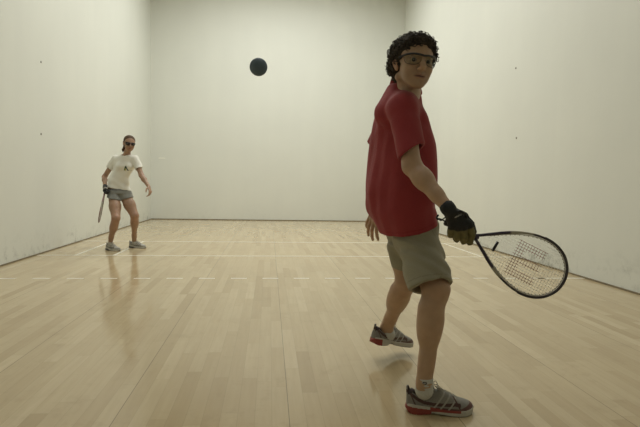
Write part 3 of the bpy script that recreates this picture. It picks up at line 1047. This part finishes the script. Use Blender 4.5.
    for i in rr_.choice(cand, 900, replace=False):
        p = P_[i]; nrm = unit(p-ctr); t1 = unit(np.cross(nrm, rr_.normal(size=3))); t2 = np.cross(nrm, t1)
        R0 = rr_.uniform(.006, .0125); a0 = rr_.uniform(0, 6); turns = rr_.uniform(.9, 1.6)*math.pi; lift = rr_.uniform(.0, .006)
        pts = []
        for k in range(9):
            a = a0+turns*k/8
            pts.append(p+nrm*(lift+.45*R0*math.sin(a*1.0)+rr_.uniform(0, .001))+t1*R0*(math.cos(a)-math.cos(a0))+t2*R0*(math.sin(a)-math.sin(a0))*.9)
        rad = rr_.uniform(.0014, .0027)
        c = base_t*rr_.uniform(.7, 1.5)
        hm.tube(pts, [rad*.9]*2+[rad]*4+[rad*.7, rad*.5, rad*.25], tuple(c), seg=5)
    hm.build('hair', M['hair'], man, base)
    # ---- polo shirt
    sx = axis(base[0]-.36, base[0]+.42, .0055); 
    allt = np.array(rows)
    lo = np.array([allt[:, 1].min()-.27, allt[:, 2].min()-.32, U(400, 245, 2.4)[2]-.05]); hi = np.array([allt[:, 1].max()+.27, allt[:, 2].max()+.34, U(400, 80, 2.4)[2]])
    Sf = Field(*[axis(a, b_, .0052) for a, b_ in zip(lo, hi)])
    Sf.add(torso(0), 0)
    Sf.add(cone(Rs+fd*.005, Ls, .058, .056), .045)
    Sf.add(cone(Nb+rd*.02-up*.012, Rs-up*.0, .055, .062), .045); Sf.add(cone(Nb-rd*.02-up*.012, Ls, .055, .060), .04)
    # right sleeve
    e1 = U(411.5, 150, 2.225); a1 = unit(e1-Rs)
    Sf.add(cone(Rs, e1+a1*.07, .062, .062, (fd, 1.08)), .022)
    lo2, hi2 = np.minimum(Rs, e1)-.12, np.maximum(Rs, e1)+.14
    # left sleeve
    e2 = U(377.0, 146, 2.80); a2 = unit(e2-Ls)
    Sf.add(cone(Ls, e2+a2*.04, .062, .062), .02)
    # collar
    cb, ct = Nb+up*.002, Nb+up*.040+fd*.012
    Sf.add(cone(Nb-up*.02-fd*.010, cb+up*.008-fd*.004, .070, .062), .02)
    Sf.add(cone(Nb-fd*.03-up*.01, Nb-fd*.075-up*.10, .05, .07), .03)
    SF2 = Field(Sf.x, Sf.y, Sf.z)
    # wrinkles
    def folds(x, y, z):
        h1 = np.clip((1.02-z)/.25, 0, 1)*np.clip((z-.70)/.08, .3, 1)
        s_ = (x-base[0])*fd[0]+(y-base[1])*fd[1]
        o = .0085*h1*np.sin(62*(z+.35*s_)+1.8*np.sin(9*s_+14*z)+2)*np.clip((s_+.02)*7, 0, 1)
        o = o+.0035*np.sin(34*s_-13*z+1.5*np.sin(17*z))*np.clip((1.25-z)/.3, 0, 1)
        return o
    Sf.disp(folds); Sf.disp(wr(5, .0045, 42, (1, 1, .5)))
    # sleeve hems: cut across each sleeve only near it
    def cutlocal(Fd, p, n, c, rad, k=.003):
        c = np.array(c); sl = Fd._sl(c-rad, c+rad, 0); X, Y, Z = Fd.grid(sl)
        n = unit(n); d = (X-p[0])*n[0]+(Y-p[1])*n[1]+(Z-p[2])*n[2]
        # only material of the sleeve (close to its axis) and outside the torso
        tor = torso(0)[0](X, Y, Z)
        dd = np.sqrt((X-c[0])**2+(Y-c[1])**2+(Z-c[2])**2)
        loc_ = (dd < rad) & (tor > .004)
        Fd.F[sl] = np.where(loc_, np.maximum(Fd.F[sl], d), Fd.F[sl])
    hem_n = unit(.52*CR+.81*CD-.25*CF)
    cutlocal(Sf, U(412.5, 148.5, 2.18), hem_n, e1+a1*.06, .135)
    cutlocal(Sf, e2, a2, e2+a2*.05, .12)
    Sf.sub(cone(e1-a1*.03, e1+a1*.06, .048, .050), .002)
    Sf.sub(cone(e2-a2*.05, e2+a2*.05, .050, .052), .002)
    # neck opening
    Sf.sub(cone(Nb+up*.0+fd*.004, Nb+up*.07+fd*.03, .058, .070), .003)
    nck = unit(up+.35*fd)
    Sf.cut(Nb+up*.024, unit(up-.30*fd*-1), .003, (Nb-.11, Nb+.12))
    # placket opening at the throat
    Sf.sub(cone(Nb+fd*.075+up*.02, Nb+fd*.085-up*.02, .014, .006), .004)
    # bottom hem
    pA, pB = U(388, 236.5, 2.42), U(434.5, 225, 2.38)
    hn = unit(np.cross(pB-pA, unit(rd+.0*up))); hn = hn if hn[2] < 0 else -hn
    Sf.cut(pA, hn, .002)
    P_, Q_ = Sf.mesh(1)
    red = np.array((.33, .046, .052))
    T = np.tile(red, (len(P_), 1))
    dh = np.abs((P_-pA)@hn+.022); T = blend(T, .25*(dh < .0028), (.2, .006, .01))
    dc = np.linalg.norm(P_-Nb, axis=1)
    mk('polo_shirt', P_, Q_, M['cloth'], man, base, T)
    cl = MB()   # folded collar
    ring = []
    for k in range(30):
        a = .42+(2*math.pi-.84)*k/29
        ring.append((a, Nb+math.cos(a)*fd*(.068 if math.cos(a) > 0 else .050)+.061*math.sin(a)*rd+up*(.048-.030*math.cos(a))+fd*.010))
    prof = [(.0, -.04), (.001, .0), (.006, .008), (.011, .004), (.018, -.022), (.013, -.026), (.006, -.04)]
    V = []; m_ = len(prof)
    for a, p in ring:
        o_ = unit(math.cos(a)*fd+math.sin(a)*rd)
        for (r_, z_) in prof: V.append(p+o_*r_+up*z_)
    Fc = []
    for i in range(len(ring)-1):
        for k in range(m_):
            l = (k+1) % m_
            Fc.append((i*m_+k, i*m_+l, (i+1)*m_+l, (i+1)*m_+k))
    Fc.append(tuple(range(m_))); Fc.append(tuple((len(ring)-1)*m_+k for k in range(m_))[::-1])
    cl.add(V, Fc, tuple(red*.95)); cl.build('collar', M['cloth'], bpy.data.objects['polo_shirt'], base)
    # ---- shorts
    lo = np.minimum.reduce([Rh, Lh, Rk, Lk])-.18; hi = np.maximum.reduce([Rh, Lh])+.2
    lo[2] = Rk[2]-.06; hi[2] = U(400, 205, 2.4)[2]
    G_ = Field(*[axis(a, b_, .0055) for a, b_ in zip(lo, hi)])
    sil2 = [(212, 380, 431), (226, 386, 434), (240, 392, 438), (252, 397, 441), (259, 401, 438)]
    hemc = U(429.5, 283, 2.26); lhem = U(408, 272, 2.62)
    ra_ = unit(hemc-Rh); la_ = unit(lhem-Lh)
    q1, q2 = U(406.5, 288.5, 2.25), U(450, 279.5, 2.20)
    n1 = unit(np.cross(q2-q1, unit(np.cross(ra_, q2-q1))*.7+away*.3*(-1 if np.cross(ra_, q2-q1)@away < 0 else 1))); n1 = n1 if n1[2] < 0 else -n1
    q1 = U(406.5, 288, 2.22); 
    pl = U(396.5, 269, 2.60); n2 = unit(np.array([0, 0, -1.])+.15*right_i)
    G_.add(loft(rows_from(sil2, 2.47, lambda y: .74), fd, rd, 2.3, .0), 0)
    legs = []
    for H_, hm_, ax_, r1, r2, qc, nn in ((Rh, hemc, ra_, .098, .098, q1, n1), (Lh, lhem, la_, .086, .082, pl, n2)):
        g2 = Field(G_.x, G_.y, G_.z)
        g2.add(cone(H_, hm_+ax_*.09, r1, r2), 0)
        g2.cut(qc, nn, .002)
        g2.sub(cone(hm_-ax_*.010, hm_+ax_*.09, r2-.022, r2-.015), .002)
        legs.append(g2.F)
    G_.F = smin(G_.F, legs[1], .03)
    G_.F = smin(G_.F, legs[0], .035).astype(np.float32)
    mid = (Rh+Lh)/2; pn = rd
    G_.disp(wr(11, .0045, 36, (1, 1, 1.2)))
    G_.disp(lambda x, y, z: .0050*np.sin(75*(z*.9+.75*((x-base[0])*fd[0]+(y-base[1])*fd[1]))+2*np.sin(12*x+20*z))*np.clip((z-.52)/.2, 0, 1))
    P_, Q_ = G_.mesh(1)
    kh = np.array((.32, .298, .212)); T = np.tile(kh, (len(P_), 1))
    dm = np.abs((P_-q1)@n1+.026); T = blend(T, .35*((dm < .002) & ((P_-mid)@pn > 0)), (.12, .11, .075))
    # side seam
    ss = np.abs((P_-Rh)@fd+.3*(Rh[2]-P_[:, 2])*-1*.9); T = blend(T, .30*((ss < .0025) & ((P_-Rh)@rd > .03)), (.11, .10, .07))
    mk('shorts', P_, Q_, M['cloth'], man, base, T)
    # ---- glove
    lo, hi = np.minimum.reduce(K_+P1+P2+[Rw])-.05, np.maximum.reduce(K_+P1+P3+[Rw])+.05
    Gf = Field(*[axis(a, b_, .0036) for a, b_ in zip(lo, hi)])
    for p, k in rhand(.0032): Gf.add(p, k)
    wd_ = unit(Rw-Re)
    Gf.add(cone(Rw-wd_*.008, Rw+wd_*.03, .0285, .025, (CF, .92)), .012)
    Gf.add(cone(Rw+wd_*.001, Rw+wd_*.007, .0305, .0300), .004)
    Gf.cut(Rw-wd_*.016, -wd_, .003)
    Gf.sub(cone(Rw-wd_*.06, Rw-wd_*.012, .026, .0235), .002)
    Gf.disp(lambda x, y, z: .0009*np.sin(260*x+2*np.sin(200*z))*np.sin(240*z))
    P_, Q_ = Gf.mesh(1)
    blk, olv = np.array((.018, .019, .020)), np.array((.17, .15, .060))
    T = np.tile(blk, (len(P_), 1))
    kd = np.full(len(P_), 9.)
    for i in range(4):
        ax_ = unit(P1[i]-K_[i]); kd = np.minimum(kd, np.where(np.linalg.norm(P_-P1[i], axis=1) < .05, -((P_-K_[i])@ax_), 9))
    T = blend(T, smooth01((-kd-.012)/.008)*((P_-Rw)@wd_ > .06), olv)
    w1 = U(458.5, 216, 2.03); T = blend(T, ((np.abs((P_-w1)@CD+.38*((P_-w1)@CR)) < .0028) & (np.abs((P_-w1)@CR) < .016) & ((P_-Rw)@CF < .0)).astype(float), (.42, .42, .40))
    gl = mk('racquetball_glove', P_, Q_, M['glove'], man, base, T)
    stp = MB(); stp.tube([U(455, 212.5, 2.030), U(460.5, 211.5, 2.030), U(465, 214.0, 2.034), U(466.5, 218, 2.040)], [.006, .0065, .0065, .005], (.018, .018, .02), 8)
    stp.build('glove_strap', M['glove'], gl, base)
    # ---- socks and shoes
    for A_, dn_, m_ in ((Ra, Ra+np.array([0, 0, -.045]), (U(424, 382.5, 2.175), .009, (.05, .05, .06))), (La, La+np.array([0, 0, -.035])+right_i*.012, None)):
        top = A_+up*(.013 if m_ else -.012)
        sock(man, base, top, dn_, .0370, (.58, .58, .54), 1, m_)
    TM = dict(mesh=(.26, .25, .225), overlay=(.42, .40, .36), dark=(.085, .040, .036), heel=(.22, .21, .19), collar=(.035, .022, .022), tongue=(.26, .25, .23),
              mid=(.52, .50, .44), tread=(.30, .28, .24), red=(.27, .050, .038), stripe=(.29, .055, .042))
    TL = dict(TM); TL['stripe'] = None; TL['redx'] = -.098; TL['redz'] = .036; TL['notch'] = .022; TL['dark'] = (.10, .060, .050)
    p0 = U(438.5, 410.3, 2.235); p0 = np.array([p0[0], p0[1], 0.0])
    shoe(man, base, p0, right_i*1.0-away*.02, 0.0, 0, .985, TM, side=-1)
    lh_ = unit(right_i*.87+away*.49); hx_ = lh_*math.cos(.19)-up*math.sin(.19); uz_ = up*math.cos(.19)+lh_*math.sin(.19)
    p1 = U(384.8, 328.5, 2.90)+.97*(.066*hx_-.092*uz_)
    shoe(man, base, p1, lh_, .19, 0, .97, TL, side=1)
    # ---- racquet
    bt = U(437.5, 217.5, 2.105)
    ax_u = unit(U(474, 236, 2.095)-bt); ax_v = unit(CD*.889-CR*.457)
    rq, Q = racquet('racquet', bt, ax_u, ax_v, .566, (.030, .020, .050), (.055, .045, .050), (.016, .015, .02), (.02, .02, .022), (.85, .85, .79), (.34, .14, .105))
    tag(rq, 'large teardrop racquet with dark frame and reddish string stencil, held by the person in red', 'racquet', None)
    ws = MB()
    ws.tube(catmull([Q(9, 0), Q(4, 0, -.002), U(438.0, 218.5, 2.09), U(441, 220.3, 2.075), U(445, 217.5, 2.060), U(447.5, 215, 2.040)], 6), .0030, (.012, .012, .014), 6)
    ws.tube(catmull([U(438.3, 215.0, 2.085), U(436.8, 217.5, 2.08), U(438, 219.5, 2.085)], 4), .0042, (.012, .012, .014), 6)
    ws.build('wrist_lanyard', M['frame'], rq, bt)


build_man()
#WOMAN
def build_woman():
    base = np.array([.93, -5.80, 0])
    up = np.array([0, 0, 1.])
    away = unit([CF[0], CF[1], 0]); ri = unit([CR[0], CR[1], 0])
    D0 = 7.22
    # chest faces the camera, turned a little to the image right; her right side is image left
    phi = math.radians(14)
    fd = -math.cos(phi)*away+math.sin(phi)*ri; rd = -math.cos(phi)*ri-math.sin(phi)*away
    def rows(sil, D, ratio, sh=0):
        o = []
        for y, xl, xr in sil:
            c = U((xl+xr)/2, y, D); b_ = (xr-xl)/2*D/FPX
            o.append((c[2], c[0], c[1], ratio*b_-sh, b_-sh))
        return o
    tor = [(154.5, 121, 131), (157, 117.5, 135), (162, 115.2, 135.6), (167, 114.2, 134.6), (172, 113.0, 131.6), (177, 110.2, 129.2), (182, 108.6, 128.8), (187, 107.4, 129.6), (192, 107.0, 130.4)]
    Rs, Re, Rw = U(115.8, 158.6, 7.24), U(104.5, 177, 7.28), U(105.0, 186.0, 7.12)
    Ls, Le, Lw = U(135.3, 158.8, 7.20), U(141.5, 175.5, 7.14), U(149.0, 187.0, 7.02)
    Rh, Rk, Ra = U(114, 195, 7.20), U(116.0, 218.0, 7.00), U(110.3, 240.5, 7.13)
    Lh, Lk, La = U(124.5, 194, 7.24), U(134.6, 215.5, 7.14), U(134.2, 239.5, 7.42)
    Nb = U(125.6, 155.5, 7.22); hc = U(129.3, 143.6, 7.15); hs = .95
    face = unit(CAM-hc+ri*1.6); face = unit([face[0], face[1], face[2]-.05])
    hr = unit(np.cross(face, up)); hu = np.cross(hr, face)
    tl = math.radians(6); hr, hu = hr*math.cos(tl)+hu*math.sin(tl), hu*math.cos(tl)-hr*math.sin(tl)
    A = np.stack([hr, face, hu], 1)
    hadd, hsub, hadd2, hline, nos, L = head_prims(hc, A, hs, True)
    rdn = unit(U(103.6, 193, 7.08)-Rw)
    gcurl = [(.75, 1.35, .8)]*4
    rh = lambda g=0: hand_prims(Rw, unit(rdn+.15*ri), unit(ri*.9-away*.1), unit(-away), .98, gcurl, thumb=.55, grow=g, spread=0)
    lh = hand_prims(Lw, unit(U(151.2, 194, 6.97)-Lw), unit(-ri*.9+away*.3-up*.1), unit(-ri*.3-away*.9), .90, [(.25, .3, .2), (.6, .7, .4), (.7, .8, .5), (.8, .9, .5)], thumb=.3, spread=.12)
    pts = np.stack([Rs, Re, Rw, Ls, Le, Lw, Rk, Ra, Lk, La, hc])
    lo = np.array([pts[:, 0].min()-.14, pts[:, 1].min()-.15, .03]); hi = np.array([pts[:, 0].max()+.12, pts[:, 1].max()+.15, hc[2]+.14])
    xs = axis(lo[0], hi[0], .0085, [(hc[0]-.11, hc[0]+.11, .0045), (Lw[0]-.04, Lw[0]+.1, .0045), (Rw[0]-.06, Rw[0]+.06, .0045)])
    ys = axis(lo[1], hi[1], .0085, [(hc[1]-.13, hc[1]+.10, .0045)])
    zs = axis(lo[2], hi[2], .0085, [(hc[2]-.13, hi[2], .0045), (Lw[2]-.2, Rw[2]+.04, .0045)])
    B = Field(xs, ys, zs)
    B.add(loft(rows(tor, D0, .62), fd, rd, 2.2, .012), 0)
    B.add(cone(U(118, 193, 7.24), U(121, 193, 7.24), .070), .03)
    B.add(cone(Rs, Ls, .042), .04); B.add(cone(Nb-up*.02, hc+A@np.array([0, -.012, -.07])*hs, .046, .044), .03)
    for S_, E_, W_, sg in ((Rs, Re, Rw, 1), (Ls, Le, Lw, -1)):
        B.add(cone(S_, E_, .037, .034), .02); B.add(cone(E_, E_+(W_-E_)*.35, .034, .035), .02)
        B.add(cone(E_+(W_-E_)*.3, W_, .0345, .0220), .02)
    for p, k in rh(): B.add(p, k)
    for p, k in lh: B.add(p, k)
    for H_, K2, A_ in ((Rh, Rk, Ra), (Lh, Lk, La)):
        sh_ = unit(A_-K2); ft = unit(fd-sh_*(fd@sh_))
        B.add(cone(H_, H_+(K2-H_)*.55, .078, .073), .02); B.add(cone(H_+(K2-H_)*.5, K2, .077, .056), .03)
        B.add(cone(K2+ft*.014, K2+ft*.012+sh_*.03, .044, .040), .03)
        B.add(cone(K2, K2+sh_*.15-ft*.006, .052, .050), .02); B.add(cone(K2+sh_*.08-ft*.016, K2+sh_*.19-ft*.01, .047, .042), .03)
        B.add(cone(K2+sh_*.14, A_-sh_*.04, .045, .031), .03); B.add(cone(A_-sh_*.08, A_-up*.03, .031, .031), .02)
    for p, k in hadd: B.add(p, k)
    for p, k in hsub: B.sub(p, k)
    for p in hadd2:
        if p[0] == 'sub': B.sub(p[1], .004)
        else: B.add(*p)
    B.sub(hline, .002)
    P_, Q_ = B.mesh(1)
    T = np.tile(SKIN_W, (len(P_), 1))
    loc = (P_-hc)@A/hs
    lips = np.exp(-((loc[:, 0]/.022)**4+((loc[:, 2]+.0655)/.009)**4))*(loc[:, 1] > .075)
    T = blend(T, .8*lips, (.33, .11, .10))
    for ctr, rad in ((Rk, .06), (Lk, .06), (Re, .04), (Le, .04)):
        T = blend(T, .35*np.exp(-(np.linalg.norm(P_-ctr, axis=1)/rad)**2*.5), (.46, .23, .16))
    wo = mk('person', P_, Q_, M['skin'], None, base, T)
    tag(wo, 'person in white t-shirt, grey shorts and dark glasses standing near the left wall', 'person')
    add_face_children(wo, base, hc, A, hs, L, (.05, .03, .018), (.08, .05, .03), None, None)
    goggles(wo, base, L, hs, (.03, .018, .016), M['dark_lens'])
    # hair drawn back into a ponytail
    lo, hi = hc-.17, hc+.17; lo[2] -= .08
    Hf = Field(*[axis(a, b_, .005) for a, b_ in zip(lo, hi)])
    Hf.add(ell(L(0, -.024, .043), [.082*hs, .102*hs, .080*hs], A), 0)
    Hf.add(cone(L(-.030, -.055, -.01), L(.030, -.055, -.01), .050*hs), .02)
    Hf.sub(ell(L(0, .100, -.020), [.070*hs, .078*hs, .098*hs], A), .008)
    Hf.sub(ell(L(0, .060, -.080), [.12*hs, .090*hs, .070*hs], A), .008)
    Hf.add(cone(L(0, -.10, .0), L(.030, -.095, -.05), .022, .028), .015)
    Hf.add(cone(L(.030, -.095, -.05), L(.066, -.050, -.105), .028, .017), .015)
    Hf.add(cone(L(.066, -.050, -.105), L(.068, -.035, -.135), .017, .006), .01)
    Hf.disp(lambda x, y, z: .0014*np.sin(420*x+60*z)*np.sin(30*z+300*y))
    P_, Q_ = Hf.mesh(1)
    mk('hair', P_, Q_, M['hair'], wo, base, np.tile((.085, .052, .030), (len(P_), 1)))
    # t-shirt
    lo = np.array([pts[:, 0].min()-.1, hc[1]-.36, U(118, 193, 7.2)[2]-.03]); hi = np.array([pts[:, 0].max()+.05, hc[1]+.40, U(120, 150, 7.2)[2]])
    Sf = Field(*[axis(a, b_, .0062) for a, b_ in zip(lo, hi)])
    Sf.add(loft(rows(tor, D0, .64), fd, rd, 2.3, 0), 0)
    for g in (-1, 1):
        bc = U(125 if g > 0 else 125, 166.5, D0)+fd*.085+rd*.058*g
        Sf.add(ell(bc, [.050, .040, .044]), .05)
    Sf.add(cone(Rs, Ls, .047), .045); Sf.add(cone(Nb-up*.035, Nb-up*.012, .075, .060), .03)
    for S_, E_, f_ in ((Rs, Re, .54), (Ls, Le, .60)):
        a_ = unit(E_-S_); en = S_+(E_-S_)*f_
        g2 = Field(Sf.x, Sf.y, Sf.z)
        g2.add(cone(S_, en+a_*.07, .052, .053), 0); g2.cut(en, a_, .002)
        g2.sub(cone(en-a_*.008, en+a_*.07, .041, .042), .002)
        Sf.F = smin(Sf.F, g2.F, .02).astype(np.float32)
    Sf.disp(wr(21, .0045, 40, (1, 1, .7)))
    Sf.disp(lambda x, y, z: .005*np.sin(55*(z+.35*(x-base[0]))+2*np.sin(14*x))*np.clip((1.08-z)/.2, 0, 1))
    Sf.sub(cone(Nb-up*.005+fd*.012, Nb+up*.09+fd*.02, .056, .075), .003)
    hA, hB = U(106.5, 187.5, 7.1), U(130.5, 191.5, 7.1)
    n_ = unit(np.cross(hB-hA, away)); n_ = n_ if n_[2] < 0 else -n_
    Sf.cut(hA, n_, .003)
    P_, Q_ = Sf.mesh(1)
    T = np.tile((.82, .81, .735), (len(P_), 1))
    px = (P_-U(126, 168, 7.1))@CR*72; py = (P_-U(126, 168, 7.1))@CD*72; fr = ((P_-U(126, 168, 7.22))@fd > .02)
    gr = fr & (px > -3.3+(1.3-py)*.45*0) & (py > -2.2) & (py < 2.4) & (np.abs(px+2.6-(2.4-py)*.42) < .62)
    gg = fr & (py > -1.6) & (py < 2.4) & (np.abs(px+.9-(py+1.6)*.42) < .75)
    yy = fr & (py > .3) & (py < 2.3) & (np.abs(px+1.9-(2.4-py)*.42) < .5)
    tx = fr & (np.abs(py-2.0) < .38) & (px > 1.2) & (px < 8) & (np.sin(px*9) > -.4)
    T = blend(T, gr.astype(float), (.05, .11, .05)); T = blend(T, gg.astype(float), (.03, .06, .04)); T = blend(T, yy.astype(float), (.45, .38, .06))
    T = blend(T, tx*.55, (.30, .31, .30))
    mk('t_shirt', P_, Q_, M['cloth'], wo, base, T)
    # shorts
    lo = np.minimum(Rh, Lh)-.20; hi = np.maximum(Rh, Lh)+.20
    G_ = Field(*[axis(a, b_, .006) for a, b_ in zip(lo, hi)])
    G_.add(loft(rows([(187.5, 111, 127), (188.5, 109.6, 128.6), (190.5, 107.6, 130.6), (192.5, 107.2, 131.2), (193.5, 107.6, 131.2), (195, 112, 127)], D0, .66), fd, rd, 2.3, 0), 0)
    for H_, K2, qA, qB, r1 in ((Rh, Rk, U(107, 198, 7.1), U(121, 200.3, 7.1), .099), (Lh, Lk, U(121, 200, 7.1), U(132.5, 196.5, 7.1), .098)):
        a_ = unit(K2-H_); g2 = Field(G_.x, G_.y, G_.z)
        g2.add(cone(H_+a_*.04, H_+a_*.22, r1-.004, .084), 0)
        n_ = unit(np.cross(qB-qA, away)); n_ = n_ if n_[2] < 0 else -n_
        g2.cut(qA, n_, .002)
        G_.F = smin(G_.F, g2.F, .014).astype(np.float32)
    G_.disp(wr(31, .003, 50))
    P_, Q_ = G_.mesh(1)
    T = np.tile((.24, .245, .225), (len(P_), 1))
    T = blend(T, .6*(np.abs((P_-Rh)@up-.075) < .010), (.08, .08, .08))
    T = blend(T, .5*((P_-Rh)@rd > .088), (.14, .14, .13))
    mk('shorts', P_, Q_, M['cloth'], wo, base, T)
    # glove
    lo, hi = Rw-.13, Rw+.10
    Gf = Field(*[axis(a, b_, .004) for a, b_ in zip(lo, hi)])
    for p, k in rh(.0035): Gf.add(p, k)
    Gf.add(cone(Rw, Rw+rdn*.03, .028, .026), .01)
    P_, Q_ = Gf.mesh(1)
    T = np.tile((.03, .03, .032), (len(P_), 1)); T = blend(T, (np.abs((P_-Rw)@rdn-.055) < .012)*1.0, (.35, .34, .31))
    mk('racquetball_glove', P_, Q_, M['glove'], wo, base, T)
    TW = dict(mesh=(.42, .41, .36), overlay=(.10, .10, .09), dark=(.15, .145, .12), heel=(.38, .37, .32), collar=(.10, .09, .085), tongue=(.36, .35, .31),
              mid=(.55, .54, .48), tread=(.035, .03, .03), red=(.09, .085, .08))
    for A_, hd, fl in ((Ra, unit(U(122, 249, 6.95)-U(107, 248, 7.1)), U(112, 250.6, 7.05)), (La, ri*.96-away*.22, U(138.5, 248.2, 7.38))):
        sock(wo, base, A_-up*.012, A_-up*.045, .034, (.50, .49, .45))
        p = fl.copy(); h_ = unit([hd[0], hd[1], 0])
        q = A_+h_*.052
        shoe(wo, base, np.array([q[0], q[1], 0.0]), h_, 0, 0, .90, TW, side=1 if A_ is La else -1)
    # racquet pointing down, seen edge-on
    bt = U(106.6, 183.3, 7.10)
    uu = unit(U(98.6, 222.5, 6.98)-bt); grip_c = Rw
    vv = unit(unit(bt-CAM)+.10*ri)
    off = U(105.2, 189.5, 7.08)-bt
    rq, Q = racquet('racquet', bt, uu, vv, .555, (.20, .09, .085), (.30, .16, .145), (.26, .14, .13), (.02, .02, .02), (.5, .5, .45), (.4, .2, .2), detail=False)
    tag(rq, 'reddish racquet held pointing down and seen edge-on, by the person in white', 'racquet')


build_woman()
mb = MB(); bc_ = U(258.5, 67, 1.64)
mb.sphere((0, 0, 0), [.0285]*3, nu=40, nv=24)
bo = mk('ball', mb.V, mb.F, M['ball']); bo.location = bc_
tag(bo, 'dark blue rubber ball flying in mid-air in front of the far wall', 'ball')
